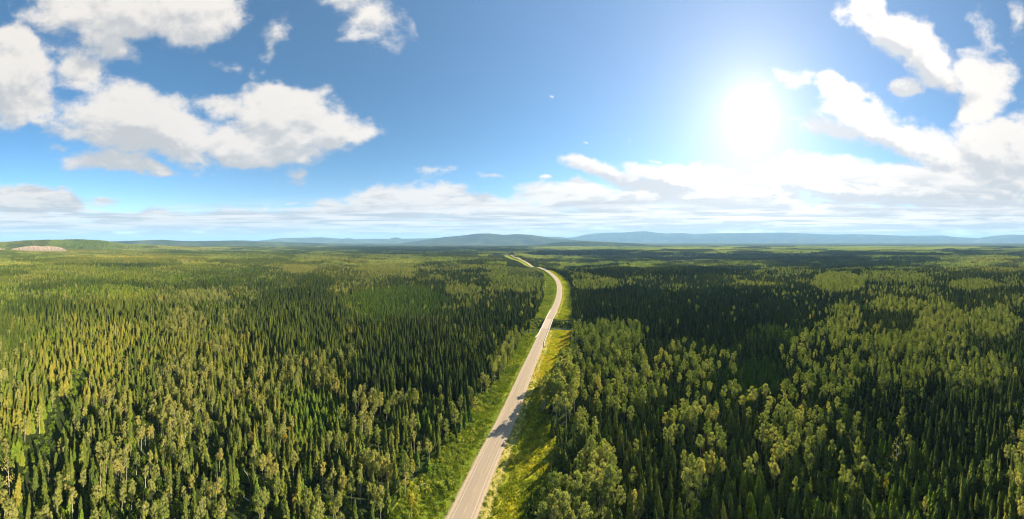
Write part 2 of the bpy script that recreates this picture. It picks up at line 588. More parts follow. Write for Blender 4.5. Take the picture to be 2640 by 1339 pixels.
def creek_dist(X, Y):
    X = np.asarray(X, float).ravel()
    Y = np.asarray(Y, float).ravel()
    dd = np.full(X.shape, 1e9)
    near = np.where((np.hypot(X, Y) < 500) & (np.hypot(X, Y) > 180))[0]
    for a in range(0, len(near), 20000):
        ii = near[a:a + 20000]
        dd[ii] = np.sqrt(((X[ii, None] - CRK[None, :, 0]) ** 2 + (Y[ii, None] - CRK[None, :, 1]) ** 2).min(axis=1))
    return dd


def ground_z(X, Y, with_road=True):
    """height of the ground surface as built"""
    sh = np.shape(X)
    z = terrain(X, Y).ravel()
    cd = creek_dist(X, Y)
    z = z - 5.0 * (1 - sstep(5, 17, cd))
    if with_road:
        lat, st, zr = road_near(X, Y)
        on_bridge = (st > BR0 - 1) & (st < BR1 + 1)
        f = (1 - sstep(HALF + 1.0, HALF + 9.0, np.abs(lat))) * (~on_bridge)
        z = z * (1 - f) + (zr - 0.25) * f
    return z.reshape(sh)


def mesh_from(name, V, F, material, parent=None, smooth=False, kind=None):
    me = bpy.data.meshes.new(name)
    me.from_pydata([tuple(v) for v in V], [], [tuple(f) for f in F])
    me.validate()
    if material:
        me.materials.append(material)
    if smooth:
        me.polygons.foreach_set('use_smooth', [True] * len(me.polygons))
    o = bpy.data.objects.new(name, me)
    C.objects.link(o)
    if parent:
        o.parent = parent
    if kind:
        o['kind'] = kind
    return o


def grid_faces(n, m, wrap=False):
    i = np.arange(n - 1)[:, None]
    j = np.arange(m if wrap else m - 1)[None, :]
    jn = (j + 1) % m
    f = np.stack([i * m + j, i * m + jn, (i + 1) * m + jn, (i + 1) * m + j], -1).reshape(-1, 4)
    return f


def fast_mesh(name, V, F, material, smooth=True):
    me = bpy.data.meshes.new(name)
    me.vertices.add(len(V))
    me.vertices.foreach_set('co', np.asarray(V, np.float32).ravel())
    k = F.shape[1]
    me.loops.add(F.size)
    me.loops.foreach_set('vertex_index', F.astype(np.int32).ravel())
    me.polygons.add(len(F))
    me.polygons.foreach_set('loop_start', np.arange(0, F.size, k, dtype=np.int32))
    me.polygons.foreach_set('use_smooth', np.full(len(F), smooth))
    me.update(calc_edges=True)
    me.materials.append(material)
    o = bpy.data.objects.new(name, me)
    C.objects.link(o)
    return o


# forest floor and far country: one sheet to the horizon
m_ground, n, out = mat('forest_floor')
ge = n.n('ShaderNodeNewGeometry')
pos = ge.outputs['Position']
xyz = n.xyz(pos)
rr = n.m('SQRT', n.m('ADD', n.m('MULTIPLY', xyz[0], xyz[0]), n.m('MULTIPLY', xyz[1], xyz[1])))
farf = n.ss(rr, 3500, 5200)
nearc = n.ramp(n.noise(pos, 0.35, 5, 0.65), [(0.3, (.018, .026, .009)), (0.55, (.032, .046, .014)), (0.75, (.055, .070, .020))])
f1_ = n.noise(pos, 0.0011, 6, 0.62)
f2_ = n.noise(pos, 0.02, 4, 0.7)
farc = n.ramp(n.m('ADD', n.m('MULTIPLY', f1_, 0.8), n.m('MULTIPLY', f2_, 0.25)),
              [(0.32, (.018, .030, .014)), (0.50, (.030, .045, .016)), (0.60, (.060, .080, .026)), (0.70, (.12, .13, .05))])
b = n.n('ShaderNodeBsdfDiffuse')
n.l(n.mix(farf, nearc, farc), b.inputs[0])
bp = n.n('ShaderNodeBump')
bp.inputs['Distance'].default_value = 12.0
bp.inputs['Strength'].default_value = 0.6
n.l(n.m('MULTIPLY', n.noise(pos, 0.03, 4, 0.7), farf), bp.inputs['Height'])
n.l(bp.outputs[0], b.inputs['Normal'])
n.l(b.outputs[0], out.inputs[0])

rads = [0.0]
r_ = 12.0
while r_ < 60000:
    rads.append(r_)
    r_ += min(max(3.0, r_ * 0.012), 450)
rads = np.array(rads)
naz = 1440
azs = np.arange(naz) / naz * 2 * PI - PI
RR, AA = np.meshgrid(rads, azs, indexing='ij')
GX = RR * np.sin(AA)
GY = RR * np.cos(AA)
GZ = ground_z(GX, GY)
# curvature is left out; the sheet ends 60 km away
V = np.stack([GX, GY, GZ], -1).reshape(-1, 3)
o = fast_mesh('ground', V, grid_faces(len(rads), naz, True), m_ground)
o['kind'] = 'structure'

# ------------------------------------------------------------------ road, verges, creek
EDGE_L_PX = [(1015, 1339), (1073, 1251), (1104, 1215), (1158, 1145), (1194, 1120), (1213, 1078), (1249, 1023), (1280, 988), (1313, 943), (1352, 868),
             (1385, 810), (1399, 772), (1403, 734), (1399, 706), (1380, 695), (1345, 679), (1318, 668), (1302, 661)]
EDGE_R_PX = [(1345, 1339), (1385, 1290), (1425, 1230), (1434, 1150), (1408, 1095), (1402, 1050), (1425, 1005), (1452, 960), (1470, 900), (1480, 860),
             (1476, 820), (1472, 765), (1466, 730), (1447, 711), (1425, 697), (1390, 683), (1350, 665), (1325, 656)]


def edge_table(pp):
    g_ = np.array([G(*p) for p in pp])
    lat, st, _ = road_near(g_[:, 0], g_[:, 1])
    ok = np.abs(lat) < 200
    st = st[ok]
    lat = lat[ok]
    i = np.argsort(st)
    return st[i], lat[i]


LS, LL = edge_table(EDGE_L_PX)
QS, QL = edge_table(EDGE_R_PX)
LL = np.minimum(LL, -9.0)
QL = np.maximum(QL, 9.0)
edge_l = lambda s: np.interp(s, LS, LL)
edge_r = lambda s: np.interp(s, QS, QL)


def ribbon(name, s0, s1, l0, l1, dz, material, cols=2, zf=None, parent=None, kind=None, crown=0.0, step=1):
    """strip along the road between lateral offsets l0 and l1; uv = (lateral, along) in metres"""
    idx = np.where((RS >= s0 - 1e-6) & (RS <= s1 + 1e-6))[0][::step]
    st = np.concatenate([[s0], RS[idx], [s1]])
    st = np.unique(np.clip(st, s0, s1))
    cx = np.interp(st, RS, RC[:, 0])
    cyy = np.interp(st, RS, RC[:, 1])
    nx = np.interp(st, RS, RN[:, 0])
    ny = np.interp(st, RS, RN[:, 1])
    zz = np.interp(st, RS, RZ)
    t = np.linspace(0, 1, cols)
    A = (l0(st) if callable(l0) else np.full(len(st), l0))
    B = (l1(st) if callable(l1) else np.full(len(st), l1))
    L = A[:, None] + (B - A)[:, None] * t[None, :]
    X = cx[:, None] + nx[:, None] * L
    Y = cyy[:, None] + ny[:, None] * L
    Z = (zz[:, None] - crown * np.abs(L) + dz) if zf is None else zf(X, Y) + dz
    V = np.stack([X, Y, Z], -1).reshape(-1, 3)
    F = grid_faces(len(st), cols)[:, ::-1]
    o = fast_mesh(name, V, F, material)
    uv = o.data.uv_layers.new(name='UVMap')
    vi = np.zeros(F.size, np.int32)
    o.data.loops.foreach_get('vertex_index', vi)
    U = np.stack([L.ravel(), np.repeat(st, cols)], -1)
    uv.data.foreach_set('uv', U[vi].astype(np.float32).ravel())
    if parent:
        o.parent = parent
    if kind:
        o['kind'] = kind
    return o


# road surface: pale chip seal with worn wheel tracks and a gravel shoulder
m_road, n, out = mat('chip_seal')
tcn = n.n('ShaderNodeTexCoord')
uvx = n.xyz(tcn.outputs['UV'])
ge = n.n('ShaderNodeNewGeometry')
lat = n.m('ABSOLUTE', uvx[0])
sh = n.ss(n.m('ADD', lat, n.m('MULTIPLY', n.m('SUBTRACT', n.noise(ge.outputs['Position'], 0.8, 4, 0.6), 0.5), 1.2)), 3.9, 4.6)
tr = n.m('ADD', n.ss(n.m('ABSOLUTE', n.m('SUBTRACT', lat, 0.85)), 0.0, 0.5, 1, 0), n.ss(n.m('ABSOLUTE', n.m('SUBTRACT', lat, 2.55)), 0.0, 0.5, 1, 0))
long_ = n.comb(n.m('MULTIPLY', uvx[0], 1.6), n.m('MULTIPLY', uvx[1], 0.05), 0.0)
st_ = n.noise(long_, 1.0, 4, 0.6)
asp = n.ramp(n.m('ADD', n.m('MULTIPLY', st_, 0.8), n.m('MULTIPLY', n.noise(ge.outputs['Position'], 3.0, 4, 0.7), 0.2)),
             [(0.3, (.218, .175, .118)), (0.5, (.255, .206, .140)), (0.7, (.288, .236, .165))])
asp = n.mix(n.m('MULTIPLY', tr, 0.28), asp, (.215, .165, .115, 1))
# patches of newer, greyer seal and tar-sealed cracks
pt = n.ss(n.noise(n.comb(n.m('MULTIPLY', uvx[0], 0.12), n.m('MULTIPLY', uvx[1], 0.012), 3.0), 1.0, 1), 0.55, 0.57)
asp = n.mix(n.m('MULTIPLY', pt, 0.20), asp, (.22, .19, .16, 1))
cr = n.n('ShaderNodeTexVoronoi', feature='DISTANCE_TO_EDGE')
n.l(n.comb(n.m('MULTIPLY', uvx[0], 0.12), n.m('MULTIPLY', uvx[1], 0.09), 0.0), cr.inputs['Vector'])
cr.inputs['Scale'].default_value = 1.0
asp = n.mix(n.m('MULTIPLY', n.ss(cr.outputs['Distance'], 0.0, 0.012, 1, 0), 0.35), asp, (.12, .10, .085, 1))
grv = n.ramp(n.noise(ge.outputs['Position'], 1.5, 5, 0.75), [(0.3, (.26, .20, .13)), (0.7, (.39, .31, .21))])
b = n.n('ShaderNodeBsdfPrincipled')
b.inputs['Roughness'].default_value = 0.85
n.l(n.mix(sh, asp, grv), b.inputs['Base Color'])
n.l(b.outputs[0], out.inputs[0])
m_line = simple('worn_white_paint', (.38, .335, .27), 0.7, 0.25, 2.5)
m_dash = simple('worn_yellow_paint', (.38, .31, .21), 0.7, 0.2, 2.5)

S_END = RS[-1] - 3
road = ribbon('road', RS[0], BR0, -HALF, HALF, 0.06, m_road, 9, kind='structure', crown=0.02)
road2 = ribbon('road', BR1, S_END, -HALF, HALF, 0.06, m_road, 9, kind='structure', crown=0.02)
for (a, bb, pr) in ((RS[0], BR0 - 0.2, road), (BR1 + 0.2, 1400, road2)):
    for s in (-1, 1):
        ribbon('edge_line', a, bb, s * 3.3 - 0.09, s * 3.3 + 0.09, 0.066, m_line, 2, parent=pr, crown=0.02)
s_ = RS[0] + 2
dash_idx = 0
while s_ < 620:
    if not (BR0 - 4 < s_ < BR1 + 1):
        ribbon('centre_dash', s_, s_ + 3.0, -0.07, 0.07, 0.067, m_dash, 2, parent=road if s_ < BR0 else road2, crown=0.0)
    s_ += 9.0

# verges
m_verge, n, out = mat('verge_turf')
tcn = n.n('ShaderNodeTexCoord')
uvx = n.xyz(tcn.outputs['UV'])
ge = n.n('ShaderNodeNewGeometry')
pos = ge.outputs['Position']
wob = n.m('MULTIPLY', n.m('SUBTRACT', n.noise(pos, 0.25, 4, 0.65), 0.5), 4.0)
la = n.m('ADD', uvx[0], wob)
c_l = n.ramp(n.noise(pos, 0.22, 5, 0.65), [(0.3, (.075, .13, .015)), (0.5, (.15, .20, .02)), (0.65, (.27, .27, .025)), (0.8, (.36, .30, .035))])
c_m = n.ramp(n.noise(pos, 0.5, 5, 0.65), [(0.3, (.085, .125, .015)), (0.7, (.15, .175, .025))])
c_r = n.ramp(n.noise(pos, 0.16, 5, 0.65), [(0.3, (.16, .19, .02)), (0.5, (.28, .27, .022)), (0.62, (.34, .31, .025)), (0.8, (.42, .34, .03))])
c_t = n.ramp(n.noise(pos, 0.9, 5, 0.65), [(0.3, (.24, .22, .05)), (0.7, (.40, .34, .11))])
col = n.mix(n.ss(la, -8.5, -6.5), c_l, c_m)
col = n.mix(n.ss(uvx[0], -1, 1), col, c_t)
col = n.mix(n.ss(la, 9.5, 11.5), col, c_r)
edgeg = n.ss(n.m('ADD', n.m('ABSOLUTE', uvx[0]), n.m('MULTIPLY', wob, 0.35)), 5.2, 6.2, 1, 0)
col = n.mix(edgeg, col, (.30, .25, .17, 1))
b = n.n('ShaderNodeBsdfDiffuse')
n.l(col, b.inputs[0])
bp = n.n('ShaderNodeBump')
bp.inputs['Distance'].default_value = 0.5
n.l(n.noise(pos, 1.3, 5, 0.7), bp.inputs['Height'])
n.l(bp.outputs[0], b.inputs['Normal'])
n.l(b.outputs[0], out.inputs[0])


def verge_z(X, Y):
    return ground_z(X, Y)


for (a, bb) in ((RS[0], BR0 - 3), (BR1 + 3, S_END)):
    ribbon('verge', a, bb, lambda s: edge_l(s) - 2.5, -HALF + 0.4, 0.12, m_verge, 16, zf=verge_z, kind='structure')
    ribbon('verge', a, bb, HALF - 0.4, lambda s: edge_r(s) + 2.5, 0.12, m_verge, 16, zf=verge_z, kind='structure')

# creek water under the bridge
m_water, n, out = mat('creek_water')
b = n.n('ShaderNodeBsdfPrincipled')
b.inputs['Base Color'].default_value = (.02, .03, .025, 1)
b.inputs['Roughness'].default_value = 0.3
b.inputs['Specular IOR Level'].default_value = 0.15
n.l(b.outputs[0], out.inputs[0])
T_ = np.gradient(CRK, axis=0)
T_ /= np.hypot(T_[:, 0], T_[:, 1])[:, None]
N_ = np.stack([-T_[:, 1], T_[:, 0]], 1)
tz = terrain(CRK[:, 0], CRK[:, 1]) - 4.3
V = np.concatenate([np.column_stack([CRK + N_ * 2.6, tz]), np.column_stack([CRK - N_ * 2.6, tz])])
nC = len(CRK)
fast_mesh('water', V, np.array([[i, i + 1, nC + i + 1, nC + i] for i in range(nC - 1)]), m_water)['kind'] = 'structure'


# ------------------------------------------------------------------ bridge and guard rails
def along(st, lat, z=0.0):
    x = np.interp(st, RS, RC[:, 0]) + np.interp(st, RS, RN[:, 0]) * lat
    y = np.interp(st, RS, RC[:, 1]) + np.interp(st, RS, RN[:, 1]) * lat
    return (float(x), float(y), float(np.interp(st, RS, RZ) + z))


def sweep_box(name, s0, s1, l0, l1, z0, z1, material, parent, step=4.0, loc=(0, 0, 0), lat_f=None):
    st = np.linspace(s0, s1, max(2, int((s1 - s0) / step) + 1))
    V = []
    for s in st:
        a = lat_f(s) if lat_f else 0.0
        for (l, z) in ((l0 + a, z0), (l1 + a, z0), (l1 + a, z1), (l0 + a, z1)):
            p = along(s, l, z)
            V.append((p[0] - loc[0], p[1] - loc[1], p[2] - loc[2]))
    F = []
    for i in range(len(st) - 1):
        for j in range(4):
            F.append((i * 4 + j, i * 4 + (j + 1) % 4, (i + 1) * 4 + (j + 1) % 4, (i + 1) * 4 + j))
    F.append((3, 2, 1, 0))
    e = (len(st) - 1) * 4
    F.append((e, e + 1, e + 2, e + 3))
    return mesh_from(name, V, F, material, parent)


def thing(name, label, cat, loc=(0, 0, 0), rz=0.0, group=None):
    o = bpy.data.objects.new(name, None)
    C.objects.link(o)
    o.location = loc
    o.rotation_euler = (0, 0, rz)
    o['label'] = label
    o['category'] = cat
    if group:
        o['group'] = group
    return o


m_conc = simple('bridge_concrete', (.42, .38, .31), 0.8, 0.10, 0.8)
m_deck = simple('deck_concrete', (.31, .262, .20), 0.8, 0.08, 0.5)
m_steel = simple('white_rail', (.60, .57, .50), 0.5, 0.04, 1.0)
m_post = simple('treated_post', (.20, .16, .11), 0.9, 0.2, 2.0)

bl = along((BR0 + BR1) / 2, 0, -1.0)
bridge = thing('bridge', 'short concrete bridge with pale deck carrying the road over the dark creek', 'bridge', bl)
sweep_box('deck', BR0, BR1, -4.75, 4.75, -0.75, 0.07, m_deck, bridge, loc=bl)
for s in (-1, 1):
    sweep_box('kerb', BR0, BR1, s * 4.3 - 0.2, s * 4.3 + 0.2, 0.073, 0.30, m_conc, bridge, loc=bl)
    pa = sweep_box('parapet', BR0 - 0.5, BR1 + 0.5, s * 5.0 - 0.24, s * 5.0 + 0.24, -0.9, 0.85, m_conc, bridge, loc=bl)
    sweep_box('girder', BR0 + 0.5, BR1 - 0.5, s * 3.2 - 0.35, s * 3.2 + 0.35, -2.0, -0.752, m_conc, bridge, loc=bl)
for ss_ in (BR0 - 0.6, BR1 - 0.9):
    sweep_box('abutment', ss_, ss_ + 1.5, -4.7, 4.7, -6.5, -0.76, m_conc, bridge, loc=bl)
for ss_ in (BR0 + (BR1 - BR0) * 0.35, BR0 + (BR1 - BR0) * 0.65):
    sweep_box('pier', ss_ - 0.4, ss_ + 0.4, -3.6, 3.6, -7.5, -2.003, m_conc, bridge, loc=bl)


def rail(name, s0, s1, side, label, flare0=0.0, flare1=0.0):
    mid = along((s0 + s1) / 2, side * 5.0, 0)
    t = thing(name, label, 'guard rail', mid, 0, 'guard rails by the bridge')
    # W-beam: a folded strip, 0.31 m deep
    st = np.linspace(s0, s1, max(2, int((s1 - s0) / 3)))
    prof = [(0.02, 0.42), (-0.10, 0.50), (0.00, 0.58), (0.00, 0.64), (-0.10, 0.72), (0.02, 0.82), (0.22, 0.82), (0.22, 0.42)]
    fl = lambda s: side * (5.0 + 1.6 * max(0.0, 1 - (s - s0) / 14) ** 2 * flare0 + 1.6 * max(0.0, 1 - (s1 - s) / 14) ** 2 * flare1)
    V = []
    for s in st:
        for (l, z) in prof:
            p = along(s, fl(s) + side * l * 1.6, z)
            V.append((p[0] - mid[0], p[1] - mid[1], p[2] - mid[2]))
    k_ = len(prof)
    F = [(i * k_ + j, i * k_ + (j + 1) % k_, (i + 1) * k_ + (j + 1) % k_, (i + 1) * k_ + j) for i in range(len(st) - 1) for j in range(k_)]
    mesh_from('beam', V, F, m_steel, t)
    s = s0 + 0.8
    while s < s1:
        x, y, z = along(s, fl(s) + side * 0.20, 0)
        v = [(x - mid[0] + dx_, y - mid[1] + dy_, z - mid[2] + dz_) for dx_ in (-.09, .09) for dy_ in (-.09, .09) for dz_ in (-1.2, .80)]
        mesh_from('post', v, [(0, 1, 3, 2), (4, 6, 7, 5), (0, 4, 5, 1), (2, 3, 7, 6), (0, 2, 6, 4), (1, 5, 7, 3)], m_post, t)
        s += 3.8


sA = station(*G(1390, 875))
sB = station(*G(1398, 897))
sC = station(*G(1426, 800))
sD = station(*G(1428, 806))
rail('guard_rail', sA, BR0 - 0.7, -1, 'white guard rail along the left shoulder on the near side of the bridge', 1, 0)
rail('guard_rail', sB, BR0 - 0.7, 1, 'long white guard rail on the near right shoulder beside the yellow grass', 1, 0)
rail('guard_rail', BR1 + 0.7, sC, -1, 'white guard rail beyond the bridge on the left shoulder', 0, 1)
rail('guard_rail', BR1 + 0.7, sD, 1, 'white guard rail beyond the bridge, flaring into the yellow verge on the right', 0, 1)


# ------------------------------------------------------------------ small things along the road
def box(V, F, x0, x1, y0, y1, z0, z1, tx=0.0, tz=0.0):
    b_ = len(V)
    V += [(x0, y0, z0), (x1, y0, z0), (x1, y1, z0), (x0, y1, z0), (x0 + tx, y0 + tz, z1), (x1 - tx, y0 + tz, z1), (x1 - tx, y1 - tz, z1), (x0 + tx, y1 - tz, z1)]
    F += [tuple(b_ + i for i in f) for f in ((3, 2, 1, 0), (4, 5, 6, 7), (0, 1, 5, 4), (1, 2, 6, 5), (2, 3, 7, 6), (3, 0, 4, 7))]


def cyl(V, F, c, ax, r, h, nseg=14):
    b_ = len(V)
    for e in (-h / 2, h / 2):
        for i in range(nseg):
            a = 2 * PI * i / nseg
            u_, v_ = r * math.cos(a), r * math.sin(a)
            V.append((c[0] + (e if ax == 0 else u_), c[1] + (e if ax == 1 else (v_ if ax == 2 else (u_ if ax == 0 else v_))), c[2] + (e if ax == 2 else v_)) if ax != 1
                     else (c[0] + u_, c[1] + e, c[2] + v_))
    for i in range(nseg):
        j = (i + 1) % nseg
        F.append((b_ + i, b_ + j, b_ + nseg + j, b_ + nseg + i))
    F.append(tuple(b_ + i for i in reversed(range(nseg))))
    F.append(tuple(b_ + nseg + i for i in range(nseg)))


m_white = simple('white_panel', (.78, .78, .76), 0.4)
m_cab = simple('cab_paint', (.62, .63, .63), 0.35)
m_dark = simple('dark_rubber', (.025, .025, .025), 0.8)
m_glass = simple('dark_glass', (.02, .025, .03), 0.1)
m_lamp = simple('red_lamp', (.35, .02, .02), 0.3)
sT = station(*G(1402, 700))
lo_ = along(sT, -1.6, 0.07)
tdx = np.interp(sT, RS, RT[:, 0])
tdy = np.interp(sT, RS, RT[:, 1])
tk = thing('box_truck', 'white box truck driving on the far bend of the road', 'truck', lo_, math.atan2(tdx, -tdy) + PI)
V, F = [], []
box(V, F, -1.28, 1.28, -3.0, 5.6, 1.05, 3.75)
mesh_from('cargo_box', V, F, m_white, tk)
V, F = [], []
box(V, F, -1.15, 1.15, -5.4, -3.2, 0.55, 2.1, 0.0, 0.05)
box(V, F, -1.12, 1.12, -4.9, -3.2, 2.1, 2.85, 0.08, 0.25)
mesh_from('cab', V, F, m_cab, tk)
V, F = [], []
box(V, F, -1.0, 1.0, -4.97, -4.86, 2.12, 2.72, 0.05, 0.0)
mesh_from('windscreen', V, F, m_glass, tk)
V, F = [], []
box(V, F, -0.45, 0.45, -5.1, 5.5, 0.6, 1.04)
mesh_from('chassis', V, F, m_dark, tk)
for yy in (-4.3, 2.9, 4.1):
    for xx in (-1.05, 1.05):
        V, F = [], []
        cyl(V, F, (xx, yy, 0.5), 0, 0.5, 0.3)
        mesh_from('wheel', V, F, m_dark, tk)
for xx in (-0.95, 0.95):
    V, F = [], []
    box(V, F, xx - 0.12, xx + 0.12, 5.6, 5.64, 0.7, 0.9)
    mesh_from('tail_light', V, F, m_lamp, tk)

# dark delineator post on the right shoulder, a culvert mouth in the grass
x, y = G(1296.5, 1155)
z = float(ground_z(np.array([x]), np.array([y]))[0])
dp = thing('marker_post', 'small black roadside marker on the right shoulder below the tree shadow', 'post', (x, y, z))
V, F = [], []
box(V, F, -0.22, 0.22, -0.20, 0.20, 0.0, 0.35, 0.03, 0.03)
mesh_from('base', V, F, m_dark, dp)
V, F = [], []
box(V, F, -0.08, 0.08, -0.05, 0.05, 0.352, 1.2)
mesh_from('post', V, F, m_dark, dp)

# eroded gravel bank below the hill at the left
m_bank, n, out = mat('bare_gravel')
ge = n.n('ShaderNodeNewGeometry')
gx = n.xyz(ge.outputs['Position'])
gc = n.comb(n.m('MULTIPLY', gx[0], 0.012), n.m('MULTIPLY', gx[1], 0.012), n.m('MULTIPLY', gx[2], 0.01))
gw = n.m('ADD', n.m('MULTIPLY', n.noise(gc, 3.0, 5, 0.65), .5), n.m('MULTIPLY', n.noise(n.comb(n.m('MULTIPLY', gx[0], 0.05), n.m('MULTIPLY', gx[1], 0.05), 0.0), 1.0, 3, 0.5), .5))
c_ = n.ramp(gw, [(0.36, (.10, .088, .070)), (0.50, (.20, .160, .118)), (0.64, (.27, .215, .158))])
b = n.n('ShaderNodeBsdfDiffuse')
n.l(c_, b.inputs[0])
n.l(b.outputs[0], out.inputs[0])


def bank(px0, px1, ytop, ybase, r0, r1, seed):
    na, nh = 150, 22
    V = []
    for i in range(na):
        t = i / (na - 1)
        a = (px0 + (px1 - px0) * t - 1320) / FP
        env = max(0.02, math.sin(PI * t)) ** 0.35
        gul = float(vnoise(np.array(i * 0.28), np.array(0.5), seed)) + 0.5 * float(vnoise(np.array(i * 0.8), np.array(3.5), seed + 1))
        yt = ytop + 4.5 * (float(vnoise(np.array(t * 7), np.array(1.5), seed + 5)) - 0.5)
        for j in range(nh):
            h = j / (nh - 1)
            yy = ybase + (yt - ybase) * h * env
            rr_ = r0 + (r1 - r0) * h + 44 * gul * math.sin(PI * min(1, h * 1.05)) * (1 - 0.4 * h) - 60 * math.sin(PI * t) + 60
            z_ = HC - (yy - HZ) * rr_ / FP
            V.append((rr_ * math.sin(a), rr_ * math.cos(a), z_))
        V.append(((r1 + 140) * math.sin(a), (r1 + 140) * math.cos(a), V[-1][2] - 12))
    k_ = nh + 1
    F = np.array([(i * k_ + j, (i + 1) * k_ + j, (i + 1) * k_ + j + 1, i * k_ + j + 1) for i in range(na - 1) for j in range(nh)])
    o = fast_mesh('gravel_bank', V, F, m_bank)
    return o


o = bank(24, 172, 634.5, 650, 2330, 2500, 50)
o['label'] = 'long bare tan gravel bank eroded into the forested hill'
o['category'] = 'gravel bank'
o = bank(-12, 17, 640, 650, 2330, 2420, 60)
o['label'] = 'small bare gravel slope cut off by the left edge of the photo'
o['category'] = 'gravel bank'


# ------------------------------------------------------------------ tree shapes
def spruce_shape(seed, h=18.0, rb=1.9, lv=30, nb=7, low=0.07, droop=0.38, power=0.85, gap=0.0, wid=0.34):
    rd = random.Random(seed)
    V, F = [], []
    for i in range(lv):
        t = (i + rd.random() * 0.6) / lv
        z = h * (low + (0.985 - low) * t)
        R = rb * ((1 - t) ** power) * (0.78 + 0.44 * rd.random()) + 0.12
        if t < 0.12:
            R *= 0.65 + 3 * t
        a0 = rd.random() * 6.28
        for k_ in range(nb if t < 0.85 else 5):
            if rd.random() < gap:
                continue
            a = a0 + 6.283 * k_ / nb + rd.uniform(-.3, .3)
            r = R * rd.uniform(.72, 1.15)
            dz_ = -droop * r * rd.uniform(.7, 1.3)
            wd = wid * r + 0.20
            ca, sa = math.cos(a), math.sin(a)
            b_ = len(V)
            m_ = 0.58
            V.append((0.02 * ca, 0.02 * sa, z + 0.28 * r + 0.05))
            V.append((m_ * r * ca - wd * sa, m_ * r * sa + wd * ca, z + m_ * dz_ - 0.95 * wd - 0.05))
            V.append((r * ca, r * sa, z + dz_ - 0.05 * r))
            V.append((m_ * r * ca + wd * sa, m_ * r * sa - wd * ca, z + m_ * dz_ - 0.95 * wd - 0.05))
            V.append((m_ * r * ca, m_ * r * sa, z + m_ * dz_ + 0.22 * r))
            F += [(b_, b_ + 1, b_ + 4), (b_ + 4, b_ + 1, b_ + 2), (b_, b_ + 4, b_ + 3), (b_ + 4, b_ + 2, b_ + 3)]
    b_ = len(V)
    V += [(0.10, 0, h * .955), (-0.05, 0.09, h * .955), (-0.05, -0.09, h * .955), (0, 0, h * 1.012)]
    F += [(b_, b_ + 1, b_ + 3), (b_ + 1, b_ + 2, b_ + 3), (b_ + 2, b_, b_ + 3)]
    return V, F


def leaf_cloud(rd, V, F, c, rad, nl, size):
    for _ in range(nl):
        while True:
            p = (rd.uniform(-1, 1), rd.uniform(-1, 1), rd.uniform(-1, 1))
            l2 = p[0] ** 2 + p[1] ** 2 + p[2] ** 2
            if 0.15 < l2 < 1:
                break
        x = c[0] + p[0] * rad[0]
        y = c[1] + p[1] * rad[1]
        z = c[2] + p[2] * rad[2]
        s = size * rd.uniform(.6, 1.35)
        nrm = Vector((p[0] + rd.uniform(-.7, .7), p[1] + rd.uniform(-.7, .7), p[2] + rd.uniform(-.5, .9)))
        if nrm.length < 0.01:
            nrm = Vector((0, 0, 1))
        nrm.normalize()
        u_ = nrm.orthogonal().normalized()
        v_ = nrm.cross(u_)
        th = rd.random() * 6.28
        e1 = u_ * math.cos(th) + v_ * math.sin(th)
        e2 = nrm.cross(e1)
        b_ = len(V)
        o_ = Vector((x, y, z))
        for q_ in (e1 * s, e2 * s * .62, e1 * -s * .8, e2 * -s * .62):
            V.append(tuple(o_ + q_ + nrm * (0.12 * s * (1 if q_ is e1 else -1))))
        F.append((b_, b_ + 1, b_ + 2, b_ + 3))


def tube(V, F, pts, rads_, ns=5):
    b_ = len(V)
    for p, r in zip(pts, rads_):
        for i in range(ns):
            a = 2 * PI * i / ns
            V.append((p[0] + r * math.cos(a), p[1] + r * math.sin(a), p[2]))
    for i in range(len(pts) - 1):
        for j in range(ns):
            F.append((b_ + i * ns + j, b_ + i * ns + (j + 1) % ns, b_ + (i + 1) * ns + (j + 1) % ns, b_ + (i + 1) * ns + j))


def aspen_shape(seed, h=19.0, crown0=0.45, rc=2.2, ncl=20, nl=26, leaf=0.30, open_=0.0):
    """crown (leaf clumps on an uneven ovoid) and a pale, slightly bent trunk with limbs"""
    rd = random.Random(seed)
    V, F, TV, TF = [], [], [], []
    bx, by = rd.uniform(-.5, .5), rd.uniform(-.5, .5)
    ax = lambda t: (bx * t * t * 2, by * t * t * 2, h * t)
    tube(TV, TF, [ax(t) for t in (0, .15, .35, .55, .75, .97)], [.20, .18, .15, .12, .08, .02], 6)
    for i in range(ncl):
        t = crown0 + (1 - crown0) * (i + .5) / ncl
        u_ = (t - crown0) / (1 - crown0)
        env = math.sin(PI * min(1, (0.14 + 0.84 * u_))) ** 0.7
        a = i * 2.4 + rd.uniform(-.5, .5)
        rr_ = rc * env * rd.uniform(.35, .95)
        cx_, cy_, cz_ = ax(t)
        c = (cx_ + rr_ * math.cos(a), cy_ + rr_ * math.sin(a), min(cz_ + rd.uniform(-.4, .6), h * 0.99))
        sr = rd.uniform(.65, 1.15) * (0.45 + 0.25 * rc) * (1 - 0.35 * u_)
        leaf_cloud(rd, V, F, c, (sr, sr, sr * .85), int(nl * rd.uniform(.6, 1.2)), leaf)
        if i % 2 == 0:
            p0 = ax(max(0.2, t - 0.10))
            tube(TV, TF, [p0, tuple((p0[k_] + c[k_]) / 2 + (0.1 if k_ == 2 else 0) for k_ in range(3)), c], [.055, .035, .012], 3)
    return (V, F), (TV, TF)


def trunk_shape(h, r=0.16):
    V, F = [], []
    tube(V, F, [(0, 0, -0.3), (0, 0, h * .3), (0, 0, h * .7), (0, 0, h * .97)], [r * 1.25, r, r * .6, .02], 5)
    return V, F


